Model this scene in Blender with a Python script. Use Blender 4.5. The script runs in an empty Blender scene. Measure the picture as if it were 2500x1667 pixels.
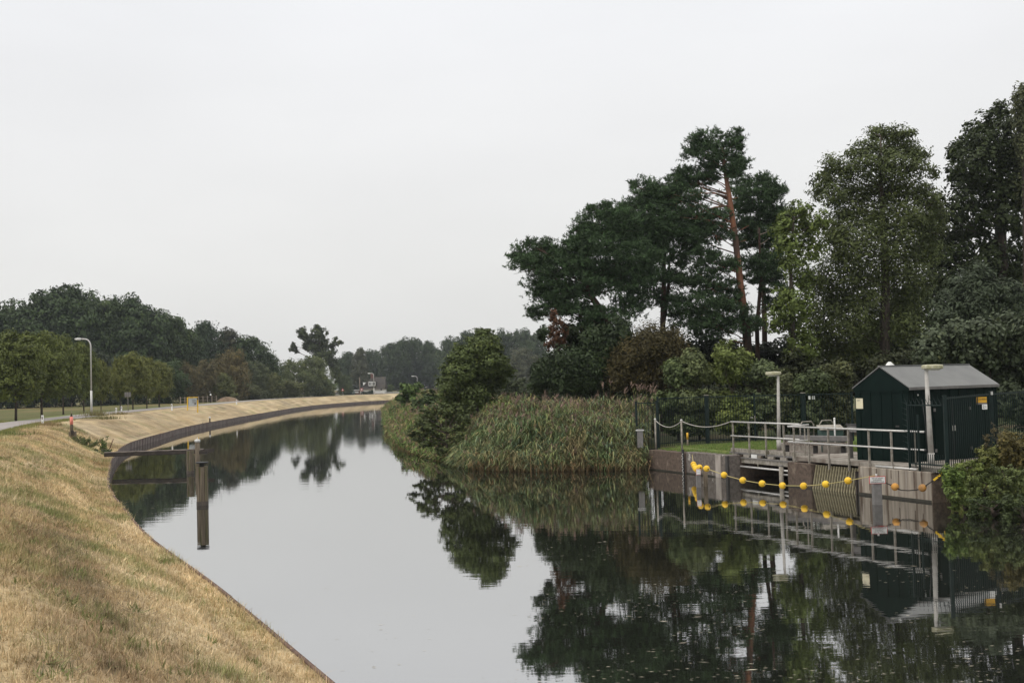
import bpy, math, random
import numpy as np
from mathutils import Vector, Matrix

# ------------------------------------------------------------------ camera
F = 2778.0                       # focal length in pixels of the 2500 px wide photograph
H_CAM = 3.85                     # eye height above the water
PITCH = (936.0 - 833.5) / F
ROLL = math.radians(1.5)
_f = np.array([0, math.cos(PITCH), math.sin(PITCH)])
_r0 = np.array([1.0, 0, 0]); _u0 = np.array([0, -math.sin(PITCH), math.cos(PITCH)])
_r = math.cos(ROLL) * _r0 - math.sin(ROLL) * _u0
_u = math.cos(ROLL) * _u0 + math.sin(ROLL) * _r0
scene = bpy.context.scene
col = scene.collection
cd = bpy.data.cameras.new('camera'); cam = bpy.data.objects.new('camera', cd); col.objects.link(cam)
cd.sensor_width = 36.0; cd.lens = 36.0 * F / 2500.0
cd.clip_start = 0.2; cd.clip_end = 3000
M = Matrix(((_r[0], _u[0], -_f[0], 0), (_r[1], _u[1], -_f[1], 0), (_r[2], _u[2], -_f[2], H_CAM), (0, 0, 0, 1)))
cam.matrix_world = M
scene.camera = cam

# ------------------------------------------------------------------ world, sun, exposure
SUN_EL, SUN_AZ = math.radians(58), math.radians(-125)     # azimuth from +Y towards +X
world = bpy.data.worlds.new('World'); scene.world = world; world.use_nodes = True
wn, wl = world.node_tree.nodes, world.node_tree.links
wn.clear()
wo = wn.new('ShaderNodeOutputWorld')
sky = wn.new('ShaderNodeTexSky'); sky.sky_type = 'NISHITA'; sky.sun_disc = False
sky.sun_elevation = SUN_EL; sky.sun_rotation = SUN_AZ
sky.dust_density = 4.0; sky.air_density = 1.0
bg1 = wn.new('ShaderNodeBackground'); bg1.inputs[1].default_value = 0.10
wl.new(sky.outputs[0], bg1.inputs[0])
tc = wn.new('ShaderNodeTexCoord')
sep = wn.new('ShaderNodeSeparateXYZ'); wl.new(tc.outputs['Generated'], sep.inputs[0])
ramp = wn.new('ShaderNodeValToRGB')      # the cloud layer: brighter and a little bluer overhead
cr = ramp.color_ramp
cr.elements[0].position = 0.0; cr.elements[0].color = (0.785, 0.782, 0.765, 1)
cr.elements[1].position = 1.0; cr.elements[1].color = (1.92, 1.88, 1.80, 1)
e = cr.elements.new(0.10); e.color = (0.845, 0.843, 0.828, 1)
e = cr.elements.new(0.24); e.color = (0.90, 0.903, 0.908, 1)
e = cr.elements.new(0.40); e.color = (0.965, 0.98, 1.01, 1)
wl.new(sep.outputs[2], ramp.inputs[0])
nz = wn.new('ShaderNodeTexNoise'); nz.inputs['Scale'].default_value = 2.2; nz.inputs['Detail'].default_value = 4
mp = wn.new('ShaderNodeMapping'); mp.inputs['Scale'].default_value = (1.0, 1.0, 3.0)
wl.new(tc.outputs['Generated'], mp.inputs[0]); wl.new(mp.outputs[0], nz.inputs['Vector'])
mr = wn.new('ShaderNodeMapRange'); mr.inputs[1].default_value = 0.3; mr.inputs[2].default_value = 0.7
mr.inputs[3].default_value = 0.955; mr.inputs[4].default_value = 1.045
wl.new(nz.outputs[0], mr.inputs[0])
mul = wn.new('ShaderNodeMix'); mul.data_type = 'RGBA'; mul.blend_type = 'MULTIPLY'; mul.inputs[0].default_value = 1.0
wl.new(ramp.outputs[0], mul.inputs[6]); wl.new(mr.outputs[0], mul.inputs[7])
# veiled sun: the overcast is faintly warm and bright round the sun's own direction
sdir = (math.sin(SUN_AZ) * math.cos(SUN_EL), math.cos(SUN_AZ) * math.cos(SUN_EL), math.sin(SUN_EL))
dot = wn.new('ShaderNodeVectorMath'); dot.operation = 'DOT_PRODUCT'; dot.inputs[1].default_value = sdir
wl.new(tc.outputs['Generated'], dot.inputs[0])
mr2 = wn.new('ShaderNodeMapRange'); mr2.inputs[1].default_value = 0.35; mr2.inputs[2].default_value = 1.0
mr2.inputs[3].default_value = 0.0; mr2.inputs[4].default_value = 0.12
wl.new(dot.outputs['Value'], mr2.inputs[0])
add = wn.new('ShaderNodeMix'); add.data_type = 'RGBA'; add.blend_type = 'ADD'
wl.new(mr2.outputs[0], add.inputs[0]); wl.new(mul.outputs[2], add.inputs[6]); add.inputs[7].default_value = (1.0, 0.96, 0.9, 1)
bg2 = wn.new('ShaderNodeBackground'); bg2.inputs[1].default_value = 1.0
wl.new(add.outputs[2], bg2.inputs[0])
ms = wn.new('ShaderNodeMixShader'); ms.inputs[0].default_value = 0.95
wl.new(bg1.outputs[0], ms.inputs[1]); wl.new(bg2.outputs[0], ms.inputs[2]); wl.new(ms.outputs[0], wo.inputs[0])

sl = bpy.data.lights.new('sun', 'SUN'); sl.energy = 1.4; sl.angle = math.radians(30); sl.color = (1.0, 0.95, 0.88)
so = bpy.data.objects.new('sun', sl); col.objects.link(so)
so.rotation_euler = Vector(sdir).to_track_quat('Z', 'Y').to_euler()
vs = scene.view_settings
vs.view_transform = 'Standard'; vs.look = 'None'; vs.exposure = 0.0; vs.gamma = 1.0; vs.use_curve_mapping = False
scene.cycles.max_bounces = 6; scene.cycles.diffuse_bounces = 3; scene.cycles.glossy_bounces = 3
scene.cycles.transmission_bounces = 3; scene.cycles.volume_bounces = 0; scene.cycles.transparent_max_bounces = 6
scene.cycles.use_denoising = True; scene.cycles.denoiser = 'OPENIMAGEDENOISE'; scene.cycles.denoising_input_passes = 'RGB_ALBEDO_NORMAL'; scene.cycles.denoising_prefilter = 'ACCURATE'

# ------------------------------------------------------------------ helpers
def ray(px, py):
    return _f + (px - 1250) / F * _r + (833.5 - py) / F * _u
def P(px, py, Y):                # the point at distance Y straight ahead seen at that place of the photograph
    d = ray(px, py); return np.array([0, 0, H_CAM]) + d * (Y / d[1])
def W(px, py, z):                # the point of the level z seen there
    d = ray(px, py); return np.array([0, 0, H_CAM]) + d * ((z - H_CAM) / d[2])
def proj(p):
    q = np.array(p) - np.array([0, 0, H_CAM]); w = q @ _f
    return 1250 + F * (q @ _r) / w, 833.5 - F * (q @ _u) / w
rng = np.random.default_rng(7)
random.seed(7)

def tag(o, label=None, cat=None, group=None, kind=None):
    if label: o['label'] = label
    if cat: o['category'] = cat
    if group: o['group'] = group
    if kind: o['kind'] = kind
    return o
def thing(name, label, cat, loc=(0, 0, 0), rz=0.0, group=None):
    o = bpy.data.objects.new(name, None); col.objects.link(o)
    o.empty_display_size = 0.2
    o.location = Vector([float(c) for c in loc]); o.rotation_euler = (0, 0, rz)
    return tag(o, label, cat, group)
def link(name, me, mat, parent=None, loc=None):
    o = bpy.data.objects.new(name, me); col.objects.link(o)
    if mat is not None and not me.materials: me.materials.append(mat)
    if parent is not None: o.parent = parent
    if loc is not None: o.location = Vector([float(c) for c in loc])
    return o
def world_child(name, me, mat, parent):
    """mesh in world coordinates, parented to an unrotated thing"""
    o = link(name, me, mat, parent)
    o.location = -Vector(parent.location)
    return o

def npmesh(name, V, Fa, attrs=None, smooth=False):
    V = np.asarray(V, dtype=np.float32).reshape(-1, 3); Fa = np.asarray(Fa, dtype=np.int32)
    n, k = Fa.shape
    me = bpy.data.meshes.new(name)
    me.vertices.add(len(V)); me.vertices.foreach_set('co', V.ravel())
    me.loops.add(n * k); me.loops.foreach_set('vertex_index', Fa.ravel())
    me.polygons.add(n); me.polygons.foreach_set('loop_start', np.arange(n, dtype=np.int32) * k)
    if smooth: me.polygons.foreach_set('use_smooth', np.ones(n, dtype=bool))
    me.update(calc_edges=True)
    for an, av in (attrs or {}).items():
        av = np.asarray(av, dtype=np.float32)
        if av.ndim == 1:
            a = me.attributes.new(an, 'FLOAT', 'POINT'); a.data.foreach_set('value', av)
        else:
            a = me.attributes.new(an, 'FLOAT_COLOR', 'POINT')
            if av.shape[1] == 3: av = np.hstack([av, np.ones((len(av), 1), np.float32)])
            a.data.foreach_set('color', av.ravel())
    return me

class MB:
    """collects solid shapes and turns them into one mesh"""
    def __init__(s): s.v = []; s.f = []; s.sm = []
    def _add(s, v, f, smooth=False):
        o = len(s.v); s.v += [tuple(float(c) for c in p) for p in v]
        s.f += [tuple(i + o for i in q) for q in f]; s.sm += [smooth] * len(f)
        return s
    def box(s, c, d, R=None, taper=1.0):
        hx, hy, hz = d[0] / 2, d[1] / 2, d[2] / 2
        v = []
        for z in (-1, 1):
            t = taper if z > 0 else 1.0
            for x, y in ((-1, -1), (1, -1), (1, 1), (-1, 1)):
                p = np.array([x * hx * t, y * hy * t, z * hz])
                if R is not None: p = R @ p
                v.append(p + np.array(c))
        return s._add(v, [(0, 3, 2, 1), (4, 5, 6, 7), (0, 1, 5, 4), (1, 2, 6, 5), (2, 3, 7, 6), (3, 0, 4, 7)])
    def beam(s, a, b, w, h, up=(0, 0, 1)):
        a, b = np.array(a, float), np.array(b, float); d = b - a; L = np.linalg.norm(d); d = d / L
        u = np.array(up, float); x = np.cross(d, u)
        if np.linalg.norm(x) < 1e-4: x = np.cross(d, np.array([0, 1.0, 0]))
        x /= np.linalg.norm(x); z = np.cross(x, d)
        R = np.stack([x, d, z], 1)
        return s.box((a + b) / 2, (w, L, h), R)
    def tube(s, pts, r, n=8, cap=True):
        pts = [np.array(p, float) for p in pts]
        rs = r if isinstance(r, (list, tuple, np.ndarray)) else [r] * len(pts)
        v = []; prev = None
        for i, p in enumerate(pts):
            d = pts[min(i + 1, len(pts) - 1)] - pts[max(i - 1, 0)]; d /= (np.linalg.norm(d) + 1e-9)
            if prev is None:
                x = np.cross(d, np.array([0, 0, 1.0]))
                if np.linalg.norm(x) < 0.05: x = np.cross(d, np.array([0, 1.0, 0]))
            else: x = prev - d * (prev @ d)
            x /= np.linalg.norm(x); prev = x; y = np.cross(d, x)
            for k in range(n):
                t = 2 * math.pi * k / n
                v.append(p + rs[i] * (math.cos(t) * x + math.sin(t) * y))
        f = []
        for i in range(len(pts) - 1):
            for k in range(n):
                k2 = (k + 1) % n
                f.append((i * n + k, i * n + k2, (i + 1) * n + k2, (i + 1) * n + k))
        s._add(v, f, n > 5)
        if cap:
            o = len(s.v) - len(v)
            s.f.append(tuple(o + k for k in range(n))[::-1]); s.sm.append(False)
            s.f.append(tuple(o + (len(pts) - 1) * n + k for k in range(n))); s.sm.append(False)
        return s
    def sphere(s, c, r, nu=16, nv=10, sq=1.0):
        c = np.array(c, float); v = [c + (0, 0, -r * sq)]
        for i in range(1, nv):
            a = -math.pi / 2 + math.pi * i / nv
            for k in range(nu):
                t = 2 * math.pi * k / nu
                v.append(c + (r * math.cos(a) * math.cos(t), r * math.cos(a) * math.sin(t), r * sq * math.sin(a)))
        v.append(c + (0, 0, r * sq)); f = []
        for k in range(nu): f.append((0, 1 + (k + 1) % nu, 1 + k))
        for i in range(nv - 2):
            for k in range(nu):
                a = 1 + i * nu
                f.append((a + k, a + (k + 1) % nu, a + nu + (k + 1) % nu, a + nu + k))
        t = len(v) - 1; a = 1 + (nv - 2) * nu
        for k in range(nu): f.append((a + k, a + (k + 1) % nu, t))
        return s._add(v, f, True)
    def prism(s, poly, d):
        """closed outline poly (3-D points) pushed along the vector d"""
        n = len(poly); d = np.array(d, float)
        v = [np.array(p, float) for p in poly] + [np.array(p, float) + d for p in poly]
        f = [tuple(range(n))[::-1], tuple(range(n, 2 * n))] + [(i, (i + 1) % n, n + (i + 1) % n, n + i) for i in range(n)]
        return s._add(v, f)
    def mesh(s, name):
        me = bpy.data.meshes.new(name); me.from_pydata(s.v, [], s.f); me.update()
        me.polygons.foreach_set('use_smooth', np.array(s.sm, dtype=bool))
        return me
    def build(s, name, mat, parent=None, world=True, bevel=0.0):
        me = s.mesh(name)
        if bevel:
            import bmesh
            bm = bmesh.new(); bm.from_mesh(me)
            bmesh.ops.recalc_face_normals(bm, faces=bm.faces)
            bmesh.ops.bevel(bm, geom=[e for e in bm.edges if len(e.link_faces) == 2 and e.calc_face_angle(0) > 0.6], offset=bevel, segments=1, affect='EDGES', clamp_overlap=True)
            bm.to_mesh(me); bm.free()
        if parent is not None and world: return world_child(name, me, mat, parent)
        return link(name, me, mat, parent)

# ------------------------------------------------------------------ materials
def nodes(name):
    m = bpy.data.materials.new(name); m.use_nodes = True
    n, l = m.node_tree.nodes, m.node_tree.links
    b = n['Principled BSDF']
    return m, n, l, b
def c4(c): return (c[0], c[1], c[2], 1)
def pm(name, c1, c2=None, scale=4.0, rough=0.7, metal=0.0, bump=0.0, stretch=(1, 1, 1), detail=5, lo=0.35, hi=0.65, c3=None, s3=1.0, t3=(0.55, 0.7), spec=0.3):
    """noise-mixed surface: c1..c2 by one noise, and stains of c3 by another"""
    m, n, l, b = nodes(name)
    b.inputs['Roughness'].default_value = rough; b.inputs['Metallic'].default_value = metal
    b.inputs['Specular IOR Level'].default_value = spec
    if c2 is None: c2 = tuple(x * 0.8 for x in c1)
    t = n.new('ShaderNodeTexCoord'); mp = n.new('ShaderNodeMapping'); mp.inputs['Scale'].default_value = stretch
    l.new(t.outputs['Object'], mp.inputs[0])
    nz = n.new('ShaderNodeTexNoise'); nz.inputs['Scale'].default_value = scale; nz.inputs['Detail'].default_value = detail
    l.new(mp.outputs[0], nz.inputs['Vector'])
    mr = n.new('ShaderNodeMapRange'); mr.inputs[1].default_value = lo; mr.inputs[2].default_value = hi
    l.new(nz.outputs[0], mr.inputs[0])
    mx = n.new('ShaderNodeMix'); mx.data_type = 'RGBA'; mx.inputs[6].default_value = c4(c1); mx.inputs[7].default_value = c4(c2)
    l.new(mr.outputs[0], mx.inputs[0]); out = mx.outputs[2]
    if c3 is not None:
        n3 = n.new('ShaderNodeTexNoise'); n3.inputs['Scale'].default_value = s3; n3.inputs['Detail'].default_value = 6
        l.new(mp.outputs[0], n3.inputs['Vector'])
        r3 = n.new('ShaderNodeMapRange'); r3.inputs[1].default_value = t3[0]; r3.inputs[2].default_value = t3[1]
        l.new(n3.outputs[0], r3.inputs[0])
        m3 = n.new('ShaderNodeMix'); m3.data_type = 'RGBA'; m3.inputs[7].default_value = c4(c3)
        l.new(r3.outputs[0], m3.inputs[0]); l.new(out, m3.inputs[6]); out = m3.outputs[2]
    l.new(out, b.inputs['Base Color'])
    if bump:
        bp = n.new('ShaderNodeBump'); bp.inputs['Strength'].default_value = bump; bp.inputs['Distance'].default_value = 0.02
        l.new(nz.outputs[0], bp.inputs['Height']); l.new(bp.outputs[0], b.inputs['Normal'])
    return m

def foliage_mat(name, trans=0.16, rough=0.6, spec=0.18, spread=(0.45, 1.6), warm=(1.25, 1.05, 0.6), hue_noise=True):
    """leaf surface: the object's own colour varied from leaf to leaf by the attribute tint"""
    m, n, l, b = nodes(name)
    oi = n.new('ShaderNodeObjectInfo'); at = n.new('ShaderNodeAttribute'); at.attribute_name = 'tint'
    mr = n.new('ShaderNodeMapRange'); mr.inputs[3].default_value = spread[0]; mr.inputs[4].default_value = spread[1]
    l.new(at.outputs['Fac'], mr.inputs[0])
    mu = n.new('ShaderNodeVectorMath'); mu.operation = 'SCALE'
    l.new(oi.outputs['Color'], mu.inputs[0]); l.new(mr.outputs[0], mu.inputs['Scale'])
    wv = n.new('ShaderNodeVectorMath'); wv.operation = 'MULTIPLY'; wv.inputs[1].default_value = warm
    l.new(mu.outputs[0], wv.inputs[0])
    r2 = n.new('ShaderNodeMapRange'); r2.inputs[1].default_value = 0.75; r2.inputs[2].default_value = 1.0; r2.inputs[4].default_value = 0.8
    l.new(at.outputs['Fac'], r2.inputs[0])
    mx = n.new('ShaderNodeMix'); mx.data_type = 'RGBA'
    l.new(r2.outputs[0], mx.inputs[0]); l.new(mu.outputs[0], mx.inputs[6]); l.new(wv.outputs[0], mx.inputs[7])
    l.new(mx.outputs[2], b.inputs['Base Color'])
    b.inputs['Roughness'].default_value = rough; b.inputs['Specular IOR Level'].default_value = spec
    if trans:
        tr = n.new('ShaderNodeBsdfTranslucent'); l.new(mx.outputs[2], tr.inputs[0])
        sh = n.new('ShaderNodeMixShader'); sh.inputs[0].default_value = trans
        l.new(b.outputs[0], sh.inputs[1]); l.new(tr.outputs[0], sh.inputs[2])
        l.new(sh.outputs[0], n['Material Output'].inputs[0])
    return m
def attr_mat(name, rough=0.9, noise=0.25, scale=30.0, trans=0.0, bump=0.0):
    """colour from the vertex attribute Col, with fine grain"""
    m, n, l, b = nodes(name)
    at = n.new('ShaderNodeAttribute'); at.attribute_name = 'Col'
    t = n.new('ShaderNodeTexCoord'); nz = n.new('ShaderNodeTexNoise'); nz.inputs['Scale'].default_value = scale; nz.inputs['Detail'].default_value = 6
    l.new(t.outputs['Object'], nz.inputs['Vector'])
    mr = n.new('ShaderNodeMapRange'); mr.inputs[1].default_value = 0.3; mr.inputs[2].default_value = 0.7
    mr.inputs[3].default_value = 1 - noise; mr.inputs[4].default_value = 1 + noise
    l.new(nz.outputs[0], mr.inputs[0])
    mu = n.new('ShaderNodeVectorMath'); mu.operation = 'SCALE'
    l.new(at.outputs['Color'], mu.inputs[0]); l.new(mr.outputs[0], mu.inputs['Scale'])
    l.new(mu.outputs[0], b.inputs['Base Color'])
    b.inputs['Roughness'].default_value = rough; b.inputs['Specular IOR Level'].default_value = 0.15
    if bump:
        bp = n.new('ShaderNodeBump'); bp.inputs['Strength'].default_value = bump; bp.inputs['Distance'].default_value = 0.05
        l.new(nz.outputs[0], bp.inputs['Height']); l.new(bp.outputs[0], b.inputs['Normal'])
    return m

MT = {}
MT['leaf'] = foliage_mat('leaf')
MT['needle'] = foliage_mat('needle', trans=0.1, rough=0.7, spec=0.1, spread=(0.30, 2.0), warm=(1.0, 1.1, 0.95))
MT['blade'] = attr_mat('grass_blade', noise=0.0)
MT['ground'] = attr_mat('grass_ground', noise=0.32, scale=14.0, bump=0.6)
MT['bark'] = pm('bark', (0.075, 0.058, 0.045), (0.028, 0.023, 0.019), 9, 0.95, bump=0.8, stretch=(1, 1, 0.25))
MT['pine_bark'] = pm('pine_bark', (0.30, 0.135, 0.075), (0.15, 0.07, 0.045), 5, 0.9, bump=0.7, stretch=(1, 1, 0.3), c3=(0.10, 0.06, 0.045), s3=1.2, t3=(0.5, 0.62))
MT['pine_bark_low'] = pm('pine_bark_low', (0.085, 0.05, 0.036), (0.035, 0.025, 0.02), 6, 0.95, bump=0.8, stretch=(1, 1, 0.3))
MT['deadwood'] = pm('deadwood', (0.30, 0.25, 0.2), (0.2, 0.16, 0.13), 10, 0.9)
MT['concrete'] = pm('concrete', (0.30, 0.275, 0.24), (0.20, 0.18, 0.155), 3, 0.9, bump=0.3, c3=(0.13, 0.105, 0.085), s3=1.6, t3=(0.5, 0.68))
MT['wall_stained'] = pm('wall_stained', (0.29, 0.255, 0.21), (0.18, 0.152, 0.122), 9, 0.9, bump=0.3, stretch=(1, 1, 0.08), c3=(0.085, 0.06, 0.043), s3=6, t3=(0.52, 0.68))
MT['wall_brown'] = pm('wall_brown', (0.105, 0.076, 0.058), (0.062, 0.046, 0.036), 9, 0.95, bump=0.4, c3=(0.16, 0.125, 0.095), s3=2.5, t3=(0.58, 0.72))
MT['wall_grey'] = pm('wall_grey', (0.15, 0.13, 0.115), (0.085, 0.072, 0.063), 8, 0.95, bump=0.4, c3=(0.34, 0.325, 0.30), s3=3.2, t3=(0.60, 0.68))
MT['render_pale'] = pm('render_pale', (0.32, 0.29, 0.26), (0.22, 0.19, 0.165), 5, 0.9, stretch=(1, 1, .2))
MT['steel'] = pm('galvanised_steel', (0.52, 0.51, 0.49), (0.42, 0.41, 0.39), 12, 0.45, metal=0.25, spec=0.5)
MT['steel_dull'] = pm('weathered_steel', (0.30, 0.275, 0.24), (0.19, 0.17, 0.14), 9, 0.7, metal=0.1, c3=(0.12, 0.11, 0.075), s3=3)
MT['frame_grey'] = pm('grey_painted_steel', (0.16, 0.15, 0.145), (0.12, 0.115, 0.11), 6, 0.6)
MT['dark_steel'] = pm('dark_steel', (0.045, 0.042, 0.04), (0.03, 0.028, 0.027), 6, 0.6)
MT['fence'] = pm('green_fence_paint', (0.006, 0.016, 0.0145), (0.004, 0.011, 0.010), 6, 0.5, spec=0.25)
MT['shed'] = pm('shed_cladding', (0.0052, 0.0125, 0.0105), (0.0036, 0.0088, 0.0075), 2, 0.6, spec=0.05, stretch=(1, 1, .3))
MT['shed_roof'] = pm('shed_roof_felt', (0.155, 0.157, 0.153), (0.13, 0.132, 0.13), 1.5, 0.75)
MT['lamp_pole'] = pm('lamp_pole', (0.40, 0.385, 0.36), (0.30, 0.285, 0.26), 5, 0.6)
MT['lamp_head'] = pm('lamp_head_mossy', (0.42, 0.40, 0.30), (0.26, 0.25, 0.14), 8, 0.7)
MT['lamp_glass'] = pm('lamp_glass', (0.55, 0.55, 0.5), (0.45, 0.45, 0.4), 3, 0.3)
MT['buoy'] = pm('buoy_yellow', (0.72, 0.46, 0.03), (0.62, 0.37, 0.02), 4, 0.5, c3=(0.45, 0.24, 0.02), s3=3, t3=(0.62, 0.8))
MT['buoy_old'] = pm('buoy_faded', (0.52, 0.28, 0.055), (0.42, 0.20, 0.05), 4, 0.7, c3=(0.26, 0.14, 0.05), s3=3)
MT['rope'] = pm('rope_pale', (0.42, 0.36, 0.16), (0.34, 0.28, 0.12), 20, 0.9)
MT['rope_dark'] = pm('rope_dark', (0.04, 0.035, 0.03), (0.025, 0.022, 0.02), 20, 0.9)
MT['rope_grey'] = pm('rope_grey', (0.36, 0.34, 0.31), (0.28, 0.26, 0.24), 20, 0.9)
MT['strap'] = pm('strap_yellow', (0.65, 0.42, 0.02), (0.55, 0.35, 0.02), 8, 0.6)
MT['white'] = pm('white_paint', (0.78, 0.78, 0.76), (0.68, 0.68, 0.66), 5, 0.5)
MT['white_dull'] = pm('white_plastic', (0.60, 0.60, 0.58), (0.5, 0.5, 0.48), 5, 0.6)
MT['red'] = pm('red_paint', (0.42, 0.04, 0.035), (0.34, 0.035, 0.03), 5, 0.5)
MT['black'] = pm('black_paint', (0.02, 0.02, 0.02), (0.03, 0.03, 0.03), 5, 0.6)
MT['yellow'] = pm('yellow_paint', (0.70, 0.45, 0.03), (0.6, 0.38, 0.03), 5, 0.5)
MT['orange_sign'] = pm('orange_sign', (0.58, 0.33, 0.03), (0.48, 0.26, 0.03), 5, 0.5)
MT['sign_print'] = pm('sign_board_print', (0.36, 0.39, 0.41), (0.44, 0.46, 0.46), 2.5, 0.6)
MT['cream'] = pm('cream_notice', (0.62, 0.57, 0.40), (0.56, 0.52, 0.38), 5, 0.6)
MT['pink'] = pm('faded_red_band', (0.72, 0.25, 0.20), (0.62, 0.20, 0.16), 12, 0.8)
MT['timber'] = pm('weathered_timber', (0.155, 0.125, 0.09), (0.080, 0.064, 0.045), 6, 0.9, bump=0.5, stretch=(4, 4, 0.25), c3=(0.085, 0.088, 0.032), s3=2, t3=(0.54, 0.7))
MT['timber_dark'] = pm('wet_timber', (0.05, 0.04, 0.032), (0.028, 0.023, 0.02), 6, 0.85, bump=0.4)
MT['timber_beam'] = pm('beam_timber', (0.25, 0.215, 0.185), (0.06, 0.047, 0.04), 6, 0.9, bump=0.4, stretch=(.4, 3, 3))
MT['slat_edge'] = pm('rack_bar', (0.36, 0.325, 0.21), (0.25, 0.22, 0.14), 8, 0.8)
MT['rack_back'] = pm('rack_back', (0.055, 0.046, 0.026), (0.032, 0.027, 0.017), 6, 0.9)
MT['rust'] = pm('rusty_cap', (0.135, 0.083, 0.062), (0.085, 0.055, 0.043), 6, 0.9, bump=0.3, c3=(0.19, 0.135, 0.095), s3=2)
MT['sheet_shade'] = pm('sheet_pile_rusty_shade', (0.045, 0.026, 0.022), (0.03, 0.018, 0.016), 3, 0.9, spec=0.1)  # dark rust tone, with slot shade painted into webs and inner pans
MT['sheet'] = pm('sheet_pile_steel', (0.185, 0.155, 0.14), (0.12, 0.10, 0.09), 3, 0.85, c3=(0.085, 0.048, 0.042), s3=1.2)
MT['asphalt'] = pm('asphalt', (0.26, 0.235, 0.22), (0.215, 0.195, 0.185), 1.2, 0.95, bump=0.2)
MT['line'] = pm('road_line', (0.65, 0.65, 0.62), (0.5, 0.5, 0.47), 3, 0.8)
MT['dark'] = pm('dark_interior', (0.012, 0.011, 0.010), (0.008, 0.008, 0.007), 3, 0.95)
MT['tide'] = pm('wet_algae', (0.035, 0.031, 0.022), (0.02, 0.019, 0.014), 8, 0.5, spec=0.3)
MT['roof_tile'] = pm('roof_tiles', (0.062, 0.055, 0.05), (0.048, 0.043, 0.04), 1.2, 0.9, spec=0.1, c3=(0.075, 0.068, 0.035), s3=.5)
MT['house_white'] = pm('house_white', (0.80, 0.80, 0.78), (0.75, 0.75, 0.73), 1, 0.8)
MT['brick'] = pm('chimney_brick', (0.15, 0.075, 0.06), (0.11, 0.06, 0.05), 4, 0.9)
MT['glass'] = pm('window_glass', (0.03, 0.035, 0.04), (0.02, 0.025, 0.03), 2, 0.1, spec=0.6)
MT['soil'] = pm('soil_heap', (0.20, 0.14, 0.09), (0.12, 0.085, 0.055), 1.5, 0.98, bump=0.8)
MT['path'] = pm('pinkish_paving', (0.36, 0.30, 0.27), (0.30, 0.25, 0.225), 4, 0.9)
MT['cabinet'] = pm('green_cabinet', (0.05, 0.085, 0.075), (0.04, 0.07, 0.06), 4, 0.5)
MT['plume'] = MT['blade']
HAZE = 0.00018
# ------------------------------------------------------------------ noise and curves
def _hash(i, j, s):
    h = (i.astype(np.int64) * 374761393 + j.astype(np.int64) * 668265263 + s * 974634777) & 0xffffffff
    h = ((h ^ (h >> 13)) * 1274126177) & 0xffffffff
    h = h ^ (h >> 16)
    return (h & 0xffff) / 65535.0
def vnoise(x, y, s=0):
    x = np.asarray(x, float); y = np.asarray(y, float)
    i = np.floor(x); j = np.floor(y); fx = x - i; fy = y - j
    fx = fx * fx * (3 - 2 * fx); fy = fy * fy * (3 - 2 * fy)
    i = i.astype(np.int64); j = j.astype(np.int64)
    return (_hash(i, j, s) * (1 - fx) + _hash(i + 1, j, s) * fx) * (1 - fy) + (_hash(i, j + 1, s) * (1 - fx) + _hash(i + 1, j + 1, s) * fx) * fy
def fbm(x, y, s=0, o=4):
    t = 0; a = 0.5; n = 0
    for k in range(o):
        t = t + a * vnoise(x * 2 ** k, y * 2 ** k, s + 17 * k); n += a; a *= 0.5
    return t / n
def smooth_curve(pts, step):
    pts = np.array(pts, float); out = []
    for i in range(len(pts) - 1):
        p0 = pts[max(i - 1, 0)]; p1 = pts[i]; p2 = pts[i + 1]; p3 = pts[min(i + 2, len(pts) - 1)]
        n = max(2, int(np.linalg.norm(p2 - p1) / 0.5))
        for t in np.arange(n) / n:
            out.append(0.5 * (2 * p1 + (p2 - p0) * t + (2 * p0 - 5 * p1 + 4 * p2 - p3) * t * t + (3 * p1 - p0 - 3 * p2 + p3) * t ** 3))
    out.append(pts[-1]); out = np.array(out)
    for _ in range(30):                                   # take the kinks out
        out[1:-1] = 0.5 * out[1:-1] + 0.25 * (out[:-2] + out[2:])
    s = np.concatenate([[0], np.cumsum(np.linalg.norm(np.diff(out, axis=0), axis=1))])
    ss = [0.0]
    while ss[-1] < s[-1]: ss.append(ss[-1] + step(ss[-1]))
    ss = np.array(ss[:-1])
    return np.stack([np.interp(ss, s, out[:, 0]), np.interp(ss, s, out[:, 1])], 1), ss
def normals_left(c):
    d = np.gradient(c, axis=0); d /= np.linalg.norm(d, axis=1)[:, None]
    return np.stack([-d[:, 1], d[:, 0]], 1)

LEFT = [(9.8, -12), (3.6, 0), (-2.3, 12.9), (-5.75, 20.4), (-8.95, 26.9), (-13.3, 37.2), (-15.3, 42.1), (-21.2, 59.3), (-26.4, 77), (-29.6, 95),
        (-32.4, 113), (-35.0, 140), (-37.4, 170), (-40.2, 210), (-40.2, 245), (-33.5, 282), (-17, 311), (10, 334), (50, 350), (120, 362), (260, 370)]
lc, ls = smooth_curve(LEFT, lambda s: 0.25 if s < 75 else (0.6 if s < 140 else 2.0))
ln = normals_left(lc)
def bank_z(t): return np.interp(t, [-.23, 0.25, 1.0, 2.0, 3.0, 3.8, 4.8, 9.5, 14, 60, 900], [0.455, 0.52, 0.86, 1.32, 1.74, 1.93, 2.0, 1.98, 1.9, 1.8, 1.8])

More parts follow.
